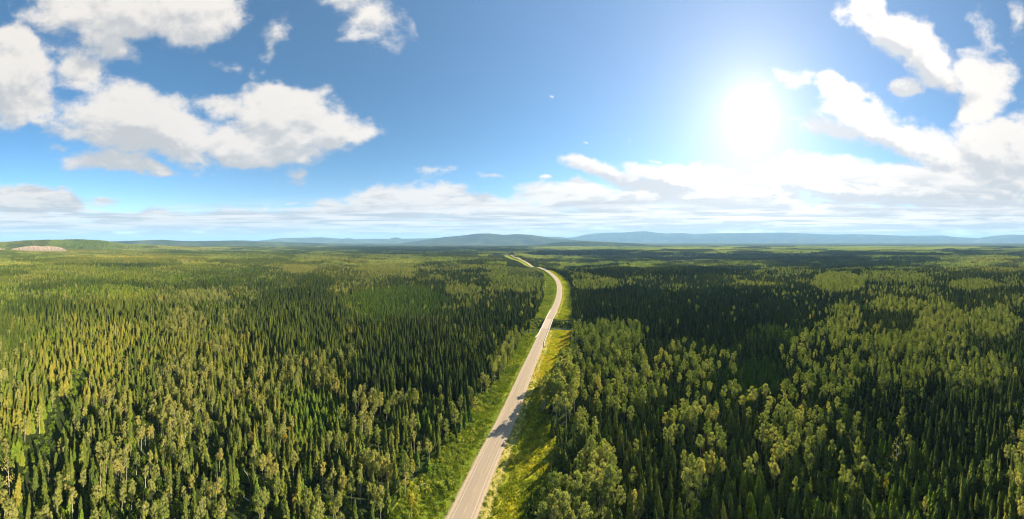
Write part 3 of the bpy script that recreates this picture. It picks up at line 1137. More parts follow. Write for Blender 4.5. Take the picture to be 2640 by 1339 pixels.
def bush_shape(seed, h=2.2, r=1.8, n=9, nl=22, leaf=.28):
    rd = random.Random(seed)
    V, F = [], []
    for i in range(n):
        a = rd.random() * 6.28
        q_ = r * math.sqrt(rd.random()) * .75
        hh = h * rd.uniform(.35, .85) * (1 - 0.35 * q_ / r)
        leaf_cloud(rd, V, F, (q_ * math.cos(a), q_ * math.sin(a), hh * .8), (r * .42, r * .42, hh * .5), nl, leaf)
    return V, F


def snag_shape(seed, h=14):
    rd = random.Random(seed)
    V, F = [], []
    bx = rd.uniform(-.6, .6)
    ax = lambda t: (bx * t * t, 0.2 * t, h * t)
    tube(V, F, [ax(t) for t in (0, .3, .6, .85, 1)], [.16, .13, .10, .06, .02], 6)
    for i in range(22):
        t = rd.uniform(.25, .97)
        a = rd.random() * 6.28
        l = (1.25 - t) * rd.uniform(.8, 2.0)
        p = ax(t)
        tube(V, F, [p, (p[0] + l * .6 * math.cos(a), p[1] + l * .6 * math.sin(a), p[2] + .15 * l), (p[0] + l * math.cos(a), p[1] + l * math.sin(a), p[2] + .05 * l)],
             [.03, .02, .008], 3)
    return V, F


def me_of(name, parts):
    """one mesh from [(V, F, material), ...]"""
    V, F, M = [], [], []
    for k_, (v, f, m_) in enumerate(parts):
        o_ = len(V)
        V += v
        F += [tuple(i + o_ for i in q_) for q_ in f]
        M += [k_] * len(f)
    me = bpy.data.meshes.new(name)
    me.from_pydata(V, [], F)
    for p_ in parts:
        me.materials.append(p_[2])
    me.polygons.foreach_set('material_index', M)
    return me


# each kind: a few shapes; (crown mesh, trunk mesh, whole-tree mesh, reference height)
KIND = {'spruce': [], 'pine': [], 'aspen': []}
for k_, (h_, rb_, lv_, lw_, dr_, pw_) in enumerate([(18, 2.25, 28, .08, .42, .80), (18, 1.85, 30, .12, .50, .62), (18, 2.65, 26, .05, .35, .92),
                                                    (18, 1.65, 32, .20, .55, .50), (18, 2.3, 26, .10, .40, .75), (18, 2.05, 28, .05, .40, .85),
                                                    (18, 2.9, 22, .16, .30, .60), (18, 1.5, 24, .30, .60, .40)]):
    cv = spruce_shape(100 + k_, h_, rb_, lv_, 7, lw_, dr_, pw_, 0.06 if k_ not in (4, 6, 7) else 0.30)
    tv = trunk_shape(h_)
    KIND['spruce'].append((me_of('crown', [(cv[0], cv[1], M_SPRUCE)]), me_of('trunk', [(tv[0], tv[1], M_BARK_D)]),
                           me_of('spruce', [(cv[0], cv[1], M_SPRUCE), (tv[0], tv[1], M_BARK_D)]), 18.0))
for k_ in range(4):
    cv = spruce_shape(200 + k_, 10, 1.85 + .25 * (k_ % 2), 18, 7, .04, .05, .66, 0.05, .46)
    tv = trunk_shape(10, .11)
    KIND['pine'].append((me_of('crown', [(cv[0], cv[1], M_PINE)]), me_of('trunk', [(tv[0], tv[1], M_BARK_D)]),
                         me_of('pine', [(cv[0], cv[1], M_PINE), (tv[0], tv[1], M_BARK_D)]), 10.0))
for k_, (c0, rc_, ncl, nl, lf) in enumerate([(.50, 3.2, 26, 66, .29), (.60, 2.9, 20, 66, .29), (.42, 3.6, 30, 70, .30), (.55, 3.1, 22, 50, .28),
                                             (.62, 2.5, 18, 56, .28), (.36, 3.0, 30, 62, .29)]):
    (cv, cf), (tv, tf) = aspen_shape(300 + k_, 19.0, c0, rc_, ncl, nl, lf)
    KIND['aspen'].append((me_of('crown', [(cv, cf, M_ASPEN)]), me_of('trunk', [(tv, tf, M_BARK_L)]),
                          me_of('aspen', [(cv, cf, M_ASPEN), (tv, tf, M_BARK_L)]), 19.0))

# ------------------------------------------------------------------ where which kind stands (read off the photograph)
# x, y, rx, ry in the 2640 px photo, kind of stand, strength; the last 'T' bands paint cloud shadow as dark spruce
STANDS = [
    (200, 920, 110, 110, 'L', .85), (60, 1030, 80, 70, 'L', .7), (270, 850, 80, 40, 'L', .6), (120, 840, 120, 40, 'L', .35), (20, 1230, 30, 60, 'L', .7),
    (250, 748, 150, 17, 'P', .9), (120, 690, 330, 26, 'P', .7), (30, 760, 90, 40, 'P', .4), (500, 700, 260, 26, 'P', .5),
    (510, 757, 55, 13, 'A', .9), (478, 825, 55, 38, 'A', .6), (575, 885, 44, 22, 'A', .8), (490, 960, 75, 55, 'A', .65),
    (285, 1025, 55, 35, 'A', .75), (460, 1095, 115, 75, 'A', .72), (300, 1160, 65, 48, 'A', .7), (400, 1265, 190, 75, 'A', .55),
    (130, 1170, 70, 40, 'A', .25), (622, 1275, 42, 75, 'C', .95), (45, 1180, 80, 40, 'C', 1), (105, 1120, 48, 50, 'C', 1), (150, 1055, 38, 46, 'C', 1), (184, 1000, 28, 38, 'C', 1), (214, 950, 20, 32, 'C', 1),
    (945, 1060, 52, 62, 'A', .9), (845, 1260, 85, 90, 'A', .72), (695, 1195, 28, 44, 'A', .85), (690, 1305, 28, 42, 'A', .9), (960, 1225, 85, 80, 'A', .75),
    (722, 1085, 28, 26, 'A', .6), (640, 1020, 40, 30, 'A', .3), (810, 1045, 90, 80, 'Y', .9), (1000, 960, 110, 55, 'T', .9),
    (770, 830, 150, 95, 'T', .85), (1040, 870, 140, 55, 'T', .9), (1180, 960, 90, 60, 'T', .9), (330, 800, 140, 26, 'T', .4), (100, 790, 110, 20, 'T', .5),
    (1020, 775, 150, 46, 'Y', .9), (1010, 690, 75, 26, 'A', .65), (765, 693, 52, 11, 'A', .8), (550, 760, 52, 18, 'A', .8), (572, 885, 40, 18, 'A', .7),
    (1075, 1200, 50, 60, 'A', .5), (1175, 1105, 42, 42, 'A', .5), (1245, 1010, 34, 40, 'A', .6), (1305, 925, 46, 48, 'A', .75), (1330, 870, 30, 30, 'A', .5),
    (1330, 715, 80, 36, 'A', .5), (1190, 744, 46, 12, 'A', .7), (890, 668, 300, 10, 'A', .2), (820, 725, 50, 20, 'T', .7),
    (1545, 731, 70, 12, 'A', .5), (1575, 855, 88, 40, 'G', .85), (1500, 880, 50, 60, 'G', .6), (1600, 975, 110, 80, 'G', .5), (1785, 1130, 90, 110, 'A', .45),
    (1945, 1260, 62, 62, 'P', .6), (1540, 1230, 66, 115, 'D', .95), (1442, 1000, 50, 70, 'B', .95), (1450, 1290, 75, 62, 'D', .9), (1500, 1085, 45, 40, 'G', .7),
    (1960, 955, 95, 46, 'Y', .9), (2000, 1105, 46, 46, 'A', .8), (1980, 848, 62, 22, 'P', .9), (2055, 1100, 82, 76, 'A', .85),
    (1800, 800, 260, 70, 'T', .35), (1650, 780, 150, 50, 'T', .6), (2290, 1000, 160, 60, 'T', .4), (2500, 1080, 140, 80, 'T', .4),
    (2180, 965, 56, 52, 'A', .75), (2315, 945, 90, 50, 'A', .75), (2520, 940, 120, 44, 'A', .8), (2620, 1140, 32, 95, 'A', .85), (2600, 1250, 40, 60, 'A', .3),
    (2278, 1165, 58, 32, 'C', .95), (2190, 1185, 60, 60, 'G', .3), (2300, 1270, 90, 50, 'P', .5), (2150, 1260, 60, 60, 'P', .25),
    (2160, 729, 68, 22, 'A', .8), (2308, 712, 82, 15, 'A', .35), (2506, 734, 68, 14, 'A', .75), (2550, 665, 92, 8, 'A', .5), (2315, 782, 82, 20, 'A', .6),
    (2430, 820, 66, 36, 'A', .8), (2358, 874, 140, 30, 'A', .9), (2570, 828, 72, 46, 'A', .85), (2057, 855, 60, 22, 'P', .9), (2178, 835, 48, 60, 'A', .5),
    (2260, 640, 300, 8, 'P', .3), (1980, 700, 90, 10, 'A', .15), (1420, 660, 120, 12, 'P', .6),
    (190, 676, 240, 9, 'T', 1.0), (20, 704, 45, 8, 'T', 1.0), (330, 683, 140, 5, 'T', .9), (1000, 641, 330, 5, 'T', 1.0), (1740, 700, 260, 13, 'T', .6),  # these 'T' bands are cloud shadow, put into the colour of the trees
    (1500, 652, 160, 5, 'T', .9), (1900, 665, 300, 6, 'T', .7), (2300, 655, 200, 5, 'T', .8), (1700, 640, 300, 4, 'P', .8), (1480, 640, 120, 5, 'P', .9),  # 'T' bands here too: cloud shadow painted by darker spruce
]


def stand_weights(px, py, X, Y, sc=55, am=.9):
    keys = 'AGDLPYTCB'
    W = {k_: np.zeros(px.shape) for k_ in keys}
    wx = (fbm(X / sc, Y / sc, 77, 4) - .5)
    wx = wx + 1.3 * (fbm(X / 170, Y / 170, 87, 3) - .5) * sstep(350, 700, np.hypot(X, Y)) * (sc < 100)
    for (x, y, rx, ry, k_, s) in STANDS:
        dd = np.sqrt(((px - x) / rx) ** 2 + ((py - y) / ry) ** 2)
        v = s ** .7 * (1 - sstep(0.82, 1.08, dd + wx * am * (.75 if k_ != 'C' else .3)))
        W[k_] = np.maximum(W[k_], v)
    return W


def project(X, Y, Z):
    r = np.hypot(X, Y)
    return np.arctan2(X, Y) * FP + 1320, HZ + (HC - Z) * FP / r


HA = 2.40
R1 = 1050.0
g_ = 2.8
n_ = int(R1 / g_) + 2
ix, iy = np.meshgrid(np.arange(-n_, n_ + 1), np.arange(-n_, n_ + 1))
X = (ix.ravel() + rng.uniform(-.42, .42, ix.size)) * g_
Y = (iy.ravel() + rng.uniform(-.42, .42, ix.size)) * g_
r = np.hypot(X, Y)
a_ = np.arctan2(X, Y)
keep = (r > 8) & (r < R1) & ((np.abs(a_) < HA) | (r < 150))
X, Y, r, a_ = X[keep], Y[keep], r[keep], a_[keep]
gz = ground_z(X, Y, False)
lat, st, _zr = road_near(X, Y)
inroad = (lat > edge_l(st)) & (lat < edge_r(st)) & (np.abs(lat) < 300)
cd = creek_dist(X, Y)
keep = ~inroad & ~(cd < 7.0)
X, Y, r, a_, gz, lat, st, cd = [q_[keep] for q_ in (X, Y, r, a_, gz, lat, st, cd)]
px, py = project(X, Y, gz + 11)
W = stand_weights(px, py, X, Y)
u = rng.random(len(X))
nb_ = fbm(X / 70, Y / 70, 5, 4)
ns_ = fbm(X / 28, Y / 28, 15, 3)
asp_p = np.clip(0.06 + 1.6 * (nb_ - 0.54), 0.02, 0.34)
asp_p = (asp_p + .14 * (1 - sstep(500, 1250, px)) * sstep(820, 1000, py)) * (1 - W['T']) * (1 - W['Y'])
asp_p = np.maximum.reduce([asp_p, W['A'], W['G'], W['D'], W['B']])
pin_p = np.clip(0.12 + 1.2 * (ns_ - 0.5), 0.02, 0.4) * (1 - W['T'])
pin_p = np.maximum.reduce([pin_p, W['P'] * .9, W['Y']])
kind = np.where(u < asp_p, 2, np.where(u < asp_p + (1 - asp_p) * pin_p, 1, 0))
# roadside rows carry aspens as in the photograph
# heights
hr = rng.normal(0, 1, len(X))
hmap = 13.6 + 9 * (fbm(X / 120, Y / 120, 25, 3) - .5)
H = np.where(kind == 0, hmap + 3.0 * hr, np.where(kind == 1, 10 + 5 * (nb_ - .5) + 1.5 * hr, hmap + 1.2 + 1.8 * hr - 1.8 * (1 - sstep(600, 900, px))))
H = np.where(kind == 0, H + 7.0 * W['T'] - 5 * W['Y'], H)
H = np.where(kind == 1, np.where(W['Y'] > .3, 9 + .9 * hr, H + 1.5 * W['P']), H)
H = np.where((kind == 2) & (W['D'] > .3), 15.5 + 2.0 * hr, H)
H = np.where((kind == 2) & (W['B'] > .3), 23.0 + 2.5 * hr, H)
H = np.clip(H * .88, 4.0, 25)
H = np.where((lat < 0) & (lat > -140) & (r > 650), np.minimum(H, 4 + 1.5 * u), H)
# density per kind
dens = np.where(kind == 0, .45, np.where(kind == 1, .52, .48))
dens = dens + .25 * W['Y'] + .08 * W['T'] + .25 * W['D']
dens = dens * np.clip(0.40 + 1.2 * ns_, .3, 1.4) * np.where(W['C'] > .3, 0.04, 1)
dens = np.where(W['L'] > .3, dens * .8, dens)
keep = rng.random(len(X)) < dens
# keep big clump right by the road standing clear of the verge edge
X, Y, r, a_, gz, kind, H, px, py, lat, st, cd, nb_, ns_ = [q_[keep] for q_ in (X, Y, r, a_, gz, kind, H, px, py, lat, st, cd, nb_, ns_)]
W = {k_: v[keep] for k_, v in W.items()}
tn = rng.normal(0, 1, len(X)) * 1.25
big = fbm(X / 190, Y / 190, 91, 3)
leftw = 1 - sstep(500, 1300, px)
T = np.where(kind == 0, .34 + .9 * (big - .5) + .10 * tn + .30 * W['L'] + .13 * leftw - .22 * W['T'],  # 'T' darkens real dark spruce and the painted cloud-shadow bands
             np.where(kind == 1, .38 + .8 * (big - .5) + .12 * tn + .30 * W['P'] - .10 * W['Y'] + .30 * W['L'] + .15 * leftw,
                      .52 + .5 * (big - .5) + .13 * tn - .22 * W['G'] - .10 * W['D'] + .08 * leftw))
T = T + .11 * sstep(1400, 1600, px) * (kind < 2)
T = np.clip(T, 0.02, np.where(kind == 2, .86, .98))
# far low tint drift into patches
print('single trees', len(X), [int((kind == k_).sum()) for k_ in (0, 1, 2)])
KN = ('spruce', 'pine', 'aspen')
rotz = rng.random(len(X)) * 6.283
var = np.zeros(len(X), int)
for k_ in range(3):
    m_ = kind == k_
    var[m_] = rng.integers(0, len(KIND[KN[k_]]), m_.sum())
# tall dark stands use the columnar shapes
m_ = (kind == 0) & (W['T'] > .4)
var[m_] = rng.choice([1, 3, 1, 0], m_.sum())
refh = np.array([18.0, 10.0, 19.0])[kind]
sc = H / refh
wdt = sc * np.where(kind == 0, np.clip(1.0 / np.sqrt(np.maximum(sc, .2)), .75, 1.5), 1.0) * (1 + .12 * rng.normal(0, 1, len(X)))
wdt = np.clip(wdt, .35, 2.0)
tilt = rng.normal(0, .035, (len(X), 2))

# ------------------------------------------------------------------ the 300 largest of each kind are things of their own
size = H * FP / r
vis = (np.abs(px - 1320) < 1325) & (HZ + (HC - gz - H * .75) * FP / r < 1339) & (np.abs(a_) < 2.13)
single = np.zeros(len(X), bool)
for k_ in range(3):
    ids = np.where((kind == k_) & vis)[0]
    single[ids[np.argsort(-size[ids])[:300]]] = True


def region(px_, pyb):
    cols = [(70, 'at the left edge'), (140, 'in the left corner'), (230, 'in the leftmost tenth'), (310, 'in the left eighth'), (390, 'toward the left'),
            (470, 'well left'), (540, 'left of the hollow'), (600, 'at the hollow'), (660, 'in the dark hollow'), (720, 'right of the hollow'), (780, 'past the hollow'),
            (840, 'midway to the road'), (900, 'left of centre'), (950, 'in the left middle'), (1020, 'toward the left verge'), (1100, 'near the left verge'),
            (1330, 'beside the left verge'),
            (1430, 'beside the right verge'), (1500, 'near the right verge'), (1560, 'toward the right verge'), (1620, 'right of the verge'), (1680, 'in the right middle'),
            (1740, 'right of centre'), (1810, 'well right of centre'), (1890, 'midway right'), (1970, 'left of the glade'), (2050, 'toward the glade'),
            (2120, 'near the glade'), (2210, 'beside the glade'), (2300, 'at the glade'), (2370, 'just past the glade'), (2450, 'right of the glade'),
            (2530, 'toward the right'), (2590, 'in the right corner'), (9999, 'at the right edge')]
    rows = [(1060, 'topmost'), (1110, 'high up'), (1150, 'fifth row'), (1190, 'fourth row'), (1230, 'third row'), (1270, 'second row'), (9999, 'bottom row')]
    c = next(t for e, t in cols if px_ < e)
    r_ = next(t for e, t in rows if pyb < e)
    return c, r_


TW = {0: [(.25, 'blackish green'), (.4, 'dark green'), (.55, 'olive'), (.7, 'light olive'), (9, 'yellowish')],
      1: [(.3, 'deep green'), (.45, 'mid green'), (.6, 'bright green'), (9, 'yellow green')],
      2: [(.35, 'green'), (.5, 'sage green'), (.62, 'pale sage'), (.75, 'pale yellowish'), (9, 'golden')]}
NAMES = {0: ('spruce_tree', 'spruce'), 1: ('pine_tree', 'young pine'), 2: ('aspen_tree', 'aspen')}
GROUPS = {0: 'spruces standing in the near forest', 1: 'young pines standing in the near forest', 2: 'aspens standing in the near forest'}
sid = np.where(single)[0]
labels = {}
for i in sid:
    k_ = int(kind[i])
    hs = H[i]
    q33, q66 = ((11.5, 15), (8.5, 10), (12, 15))[k_]
    sz = 'short' if hs < q33 else ('middling' if hs < q66 else 'tall')
    wd = 'slim' if wdt[i] < sc[i] * .97 else ('broad' if wdt[i] > sc[i] * 1.09 else '')
    tw = next(t for e, t in TW[k_] if T[i] < e)
    c_, r__ = region(px[i], py[i])
    desc = ' '.join(x_ for x_ in (sz, wd, tw, NAMES[k_][1]) if x_)
    labels.setdefault((desc, c_, r__, k_), []).append(i)
ORD = ['leftmost', 'second from left', 'third from left', 'fourth from left', 'fifth from left', 'sixth from left', 'seventh from left', 'eighth from left', 'ninth from left', 'tenth from left', 'eleventh from left', 'twelfth from left', 'thirteenth from left', 'fourteenth from left', 'fifteenth from left', 'sixteenth from left']
NUM = {2: 'two', 3: 'three', 4: 'four', 5: 'five', 6: 'six', 7: 'seven', 8: 'eight', 9: 'nine', 10: 'ten', 11: 'eleven', 12: 'twelve', 13: 'thirteen', 14: 'fourteen', 15: 'fifteen', 16: 'sixteen'}
LAB = {}
plural = lambda d_: d_ + 's'
for (desc, c_, r__, k_), ids in labels.items():
    ids = sorted(ids, key=lambda i: px[i])
    if len(ids) == 1:
        LAB[ids[0]] = f'{desc}, {r__} {c_}'
    else:
        for j, i in enumerate(ids):
            LAB[i] = f'{ORD[j]} of {NUM[len(ids)]} {plural(desc)}, {r__} {c_}' if len(ids) <= 16 else f'one of many {plural(desc)}, {r__} {c_}'
for i in LAB:
    if len(LAB[i].split()) > 16:
        LAB[i] = LAB[i].replace(' of centre', '').replace('second from left of', 'second of')
    while len(LAB[i].split()) > 16 and ' the ' in LAB[i]:
        LAB[i] = LAB[i].replace(' the ', ' ', 1)
for i in sid:
    k_ = int(kind[i])
    cm, tm, wm, rh = KIND[KN[k_]][var[i]]
    e = bpy.data.objects.new(NAMES[k_][0], None)
    e.empty_display_size = 0.5
    C.objects.link(e)
    e.location = (X[i], Y[i], gz[i] - 0.1)
    e.rotation_euler = (tilt[i, 0], tilt[i, 1], rotz[i])
    e.scale = (wdt[i], wdt[i], sc[i])
    e['label'] = LAB[i]
    e['category'] = 'tree'
    e['group'] = GROUPS[k_]
    for nm, me in (('crown', cm), ('trunk', tm)):
        o = bpy.data.objects.new(nm, me)
        C.objects.link(o)
        o.parent = e
        if nm == 'crown':
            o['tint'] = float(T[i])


# ------------------------------------------------------------------ the rest: instanced masses
def proto_coll(name, meshes):
    col = bpy.data.collections.new(name)
    for k_, me in enumerate(meshes):
        o = bpy.data.objects.new('%s_%02d' % (name, k_), me)
        col.objects.link(o)
    return col


def scatter(name, pts, idx, rot, scl, tint, coll, label=None, category=None):
    me = bpy.data.meshes.new(name)
    me.vertices.add(len(pts))
    me.vertices.foreach_set('co', np.asarray(pts, np.float32).ravel())
    for nm, typ, dat, key in (('idx', 'INT', idx, 'value'), ('rot', 'FLOAT_VECTOR', rot, 'vector'), ('scl', 'FLOAT_VECTOR', scl, 'vector'), ('tint', 'FLOAT', tint, 'value')):
        at = me.attributes.new(nm, typ, 'POINT')
        at.data.foreach_set(key, np.asarray(dat, np.int32 if typ == 'INT' else np.float32).ravel())
    o = bpy.data.objects.new(name, me)
    C.objects.link(o)
    ng = bpy.data.node_groups.new(name + '_scatter', 'GeometryNodeTree')
    ng.interface.new_socket('Geometry', in_out='INPUT', socket_type='NodeSocketGeometry')
    ng.interface.new_socket('Geometry', in_out='OUTPUT', socket_type='NodeSocketGeometry')
    gi_ = ng.nodes.new('NodeGroupInput')
    go_ = ng.nodes.new('NodeGroupOutput')
    ip = ng.nodes.new('GeometryNodeInstanceOnPoints')
    ci = ng.nodes.new('GeometryNodeCollectionInfo')
    ci.inputs['Collection'].default_value = coll
    ci.inputs['Separate Children'].default_value = True
    ci.inputs['Reset Children'].default_value = True
    ip.inputs['Pick Instance'].default_value = True

    def na(nm, typ):
        q_ = ng.nodes.new('GeometryNodeInputNamedAttribute')
        q_.data_type = typ
        q_.inputs['Name'].default_value = nm
        return q_.outputs['Attribute']
    L_ = ng.links.new
    L_(gi_.outputs[0], ip.inputs['Points'])
    L_(ci.outputs[0], ip.inputs['Instance'])
    L_(na('idx', 'INT'), ip.inputs['Instance Index'])
    L_(na('rot', 'FLOAT_VECTOR'), ip.inputs['Rotation'])
    L_(na('scl', 'FLOAT_VECTOR'), ip.inputs['Scale'])
    L_(ip.outputs[0], go_.inputs[0])
    md = o.modifiers.new('scatter', 'NODES')
    md.node_group = ng
    o['kind'] = 'stuff'
    if label:
        o['label'] = label
    return o


for k_, nm in enumerate(('spruce_forest', 'young_pine_forest', 'aspen_forest')):
    m_ = (kind == k_) & ~single
    coll = proto_coll(KN[k_], [q_[2] for q_ in KIND[KN[k_]]])
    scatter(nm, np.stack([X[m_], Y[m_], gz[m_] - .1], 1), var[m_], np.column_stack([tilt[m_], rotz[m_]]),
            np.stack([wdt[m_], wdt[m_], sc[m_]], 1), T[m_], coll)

# patches of forest beyond a kilometre
TILE = 46.0


def far_spruce(rd, V, F, x, y, h, rb):
    for lv in range(3):
        z0 = h * (.12 + .26 * lv)
        z1 = min(h, z0 + h * .48)
        rr_ = rb * (1 - .27 * lv) * rd.uniform(.8, 1.15)
        b_ = len(V)
        a0 = rd.random() * 6
        for i in range(6):
            a = a0 + i * PI / 3
            q_ = rr_ * (1 if i % 2 else .6)
            V.append((x + q_ * math.cos(a), y + q_ * math.sin(a), z0))
        V.append((x, y, z1))
        F += [(b_ + i, b_ + (i + 1) % 6, b_ + 6) for i in range(6)]


def patch(seed, asp, young, dense):
    rd = random.Random(seed)
    V1, F1, V2, F2 = [], [], [], []
    g0 = 3.6 if not young else 3.0
    k_ = int(TILE / g0)
    for i in range(k_):
        for j in range(k_):
            if rd.random() > dense:
                continue
            x = (i + rd.random()) * g0 - TILE / 2
            y = (j + rd.random()) * g0 - TILE / 2
            if rd.random() < asp:
                h = rd.gauss(15, 2)
                leaf_cloud(rd, V2, F2, (x, y, h * .72), (2.1, 2.1, h * .27), 26, 1.0)
            else:
                h = rd.gauss(9.5, 1.2) if young else rd.gauss(16, 3.0)
                far_spruce(rd, V1, F1, x, y, max(h, 4), 2.0)
    parts = []
    if F1:
        parts.append((V1, F1, M_PINE if young else M_SPRUCE))
    if F2:
        parts.append((V2, F2, M_ASPEN))
    return me_of('patch', parts)


PATCH = [patch(1, .04, False, .95), patch(2, .08, False, .90), patch(3, .15, False, .9), patch(4, .45, False, .9), patch(5, .9, False, .85),
         patch(6, .05, True, .95), patch(7, .12, True, .9)]
pc = proto_coll('forest_patch', PATCH)
R2 = 5200.0
n_ = int(R2 / TILE) + 1
ix, iy = np.meshgrid(np.arange(-n_, n_ + 1), np.arange(-n_, n_ + 1))
X = (ix.ravel() + rng.uniform(-.28, .28, ix.size)) * TILE
Y = (iy.ravel() + rng.uniform(-.28, .28, ix.size)) * TILE
r = np.hypot(X, Y)
a_ = np.arctan2(X, Y)
keep = (r > R1 + 8) & (r < R2) & (np.abs(a_) < HA)
X, Y, r, a_ = X[keep], Y[keep], r[keep], a_[keep]
lat, st, _zr = road_near(X, Y)
keep = (lat > 32) | (lat < -150)
# leave the gravel bank bare
bx = a_ * FP + 1320
keep &= ~((bx > 15) & (bx < 180) & (r > 2240) & (r < 2560)) & ~((bx < 25) & (r > 2240) & (r < 2480))
X, Y, r, a_ = X[keep], Y[keep], r[keep], a_[keep]
gz = ground_z(X, Y, False)
px, py = project(X, Y, gz + 10)
W = stand_weights(px, py, X, Y, 330, 2.6)
nb_ = fbm(X / 260, Y / 260, 33, 4)
nc_ = fbm(X / 420, Y / 420, 43, 4)
u = rng.random(len(X))
ap = np.maximum.reduce([W['A'], W['G']]) * (.6 + .6 * rng.random(len(X)))
idx = np.where(nc_ > .56, 5 + (u < .5), np.where(nb_ > .60, 3, np.where(nb_ > .53, 2, np.where(u < .5, 0, 1))))
idx = np.where(W['P'] > .3, 5 + (u < .5), idx)
idx = np.where(ap > .6, 4, np.where(ap > .25, 3, idx))
idx = np.where(W['T'] > .4, 0, idx)
leftw = 1 - sstep(500, 1300, px)
T = np.clip(.36 + .9 * (fbm(X / 700, Y / 700, 53, 4) - .5) + .06 * rng.normal(0, 1, len(X)) + .24 * leftw + .2 * W['P'] - .28 * W['T'], .03, .95)  # 'T' lowers the tint: cloud shadow painted into the far patches
rot = np.zeros((len(X), 3))
# lie on the slope of the land
ex = (ground_z(X + 15, Y, False) - ground_z(X - 15, Y, False)) / 30
ey = (ground_z(X, Y + 15, False) - ground_z(X, Y - 15, False)) / 30
rot[:, 0] = np.arctan(ey)
rot[:, 1] = -np.arctan(ex)
flat = np.hypot(ex, ey) < .06
rot[flat, 0:2] = 0
rot[flat, 2] = rng.random(flat.sum()) * 6.283
scl = np.ones((len(X), 3))
scl[:, 0] = scl[:, 1] = 1.12
scl[:, 2] = np.clip(1 + .5 * (fbm(X / 300, Y / 300, 63, 3) - .5) * 2, .55, 1.6)
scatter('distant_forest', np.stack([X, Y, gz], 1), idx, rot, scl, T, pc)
print('patches', len(X))
# trees in the strip beside the far road, where whole patches would not fit
rrng = np.random.default_rng(3)
ss_ = rrng.uniform(700, RS[-1], 24000)
ll_ = np.where(rrng.random(24000) < .25, rrng.uniform(10, 62, 24000), rrng.uniform(-185, -10, 24000))
X = np.interp(ss_, RS, RC[:, 0]) + np.interp(ss_, RS, RN[:, 0]) * ll_
Y = np.interp(ss_, RS, RC[:, 1]) + np.interp(ss_, RS, RN[:, 1]) * ll_
r = np.hypot(X, Y)
keep = (r > R1 - 5) & (((ll_ < 0) & (ll_ < edge_l(ss_))) | ((ll_ > 0) & (ll_ > edge_r(ss_))))
X, Y = X[keep], Y[keep]
kz = ground_z(X, Y, False)
sc_ = rrng.uniform(.5, 1.0, len(X)) * np.where((ll_[keep] < 0) & (ll_[keep] > -150), .38, 1)
scatter('roadside_forest', np.stack([X, Y, kz], 1), rrng.integers(0, 6, len(X)), np.column_stack([np.zeros((len(X), 2)), rrng.random(len(X)) * 6]),
        np.stack([np.maximum(sc_ * 1.2, .5), np.maximum(sc_ * 1.2, .5), sc_], 1), rrng.uniform(.35, .8, len(X)), bpy.data.collections['spruce'])

# ------------------------------------------------------------------ verge grass and undergrowth
def tuft(seed, n=16, h=.55, r=.5, w=.07):
    rd = random.Random(seed)
    V, F = [], []
    for i in range(n):
        a, q_ = rd.random() * 6.28, r * math.sqrt(rd.random())
        x, y = q_ * math.cos(a), q_ * math.sin(a)
        b_a = rd.random() * 6.28
        hh = h * rd.uniform(.5, 1.2)
        lx, ly = math.cos(b_a) * w, math.sin(b_a) * w
        dx_, dy_ = rd.uniform(-.3, .3) * hh, rd.uniform(-.3, .3) * hh
        b_ = len(V)
        V += [(x - lx, y - ly, 0), (x + lx, y + ly, 0), (x + dx_, y + dy_, hh)]
        F.append((b_, b_ + 1, b_ + 2))
    return V, F


gcoll = proto_coll('grass_tuft', [me_of('tuft', [(*tuft(400 + i, 18, .5 + .1 * i, .55, .09), M_GRASS)]) for i in range(4)])
N = 60000
ss_ = rrng.uniform(0, 900, N) ** 1.0
ll_ = rrng.uniform(-32, 34, N)
X = np.interp(ss_, RS, RC[:, 0]) + np.interp(ss_, RS, RN[:, 0]) * ll_
Y = np.interp(ss_, RS, RC[:, 1]) + np.interp(ss_, RS, RN[:, 1]) * ll_
keep = (np.abs(ll_) > HALF + .5) & (ll_ > edge_l(ss_) - 1) & (ll_ < edge_r(ss_) + 1) & ((ss_ < BR0 - 2) | (ss_ > BR1 + 2))
track = (ll_ > 8.6) & (ll_ < 9.6)
keep &= ~track & (rrng.random(N) < np.where((ll_ < 0) & (ll_ > -8.5), .5, 1))
ss_, ll_, X, Y = ss_[keep], ll_[keep], X[keep], Y[keep]
gzz = ground_z(X, Y) + .1
t_ = fbm(X / 9, Y / 9, 70, 3)
T = np.where(ll_ < 0, .18 + .7 * (t_ - .45), .48 + .9 * (t_ - .5))
px, py = project(X, Y, gzz)
T = T + .02 + .30 * ((ll_ > 0) & (py < 980) & (py > 850))
hs = np.where(np.abs(ll_) < 8.5, .6, 1.0) * (.7 + .7 * rrng.random(len(X)))
scatter('verge_grass', np.stack([X, Y, gzz], 1), rrng.integers(0, 4, len(X)), np.column_stack([np.zeros((len(X), 2)), rrng.random(len(X)) * 6]),
        np.stack([hs * 1.5, hs * 1.5, hs], 1), np.clip(T, 0.02, .95), gcoll)

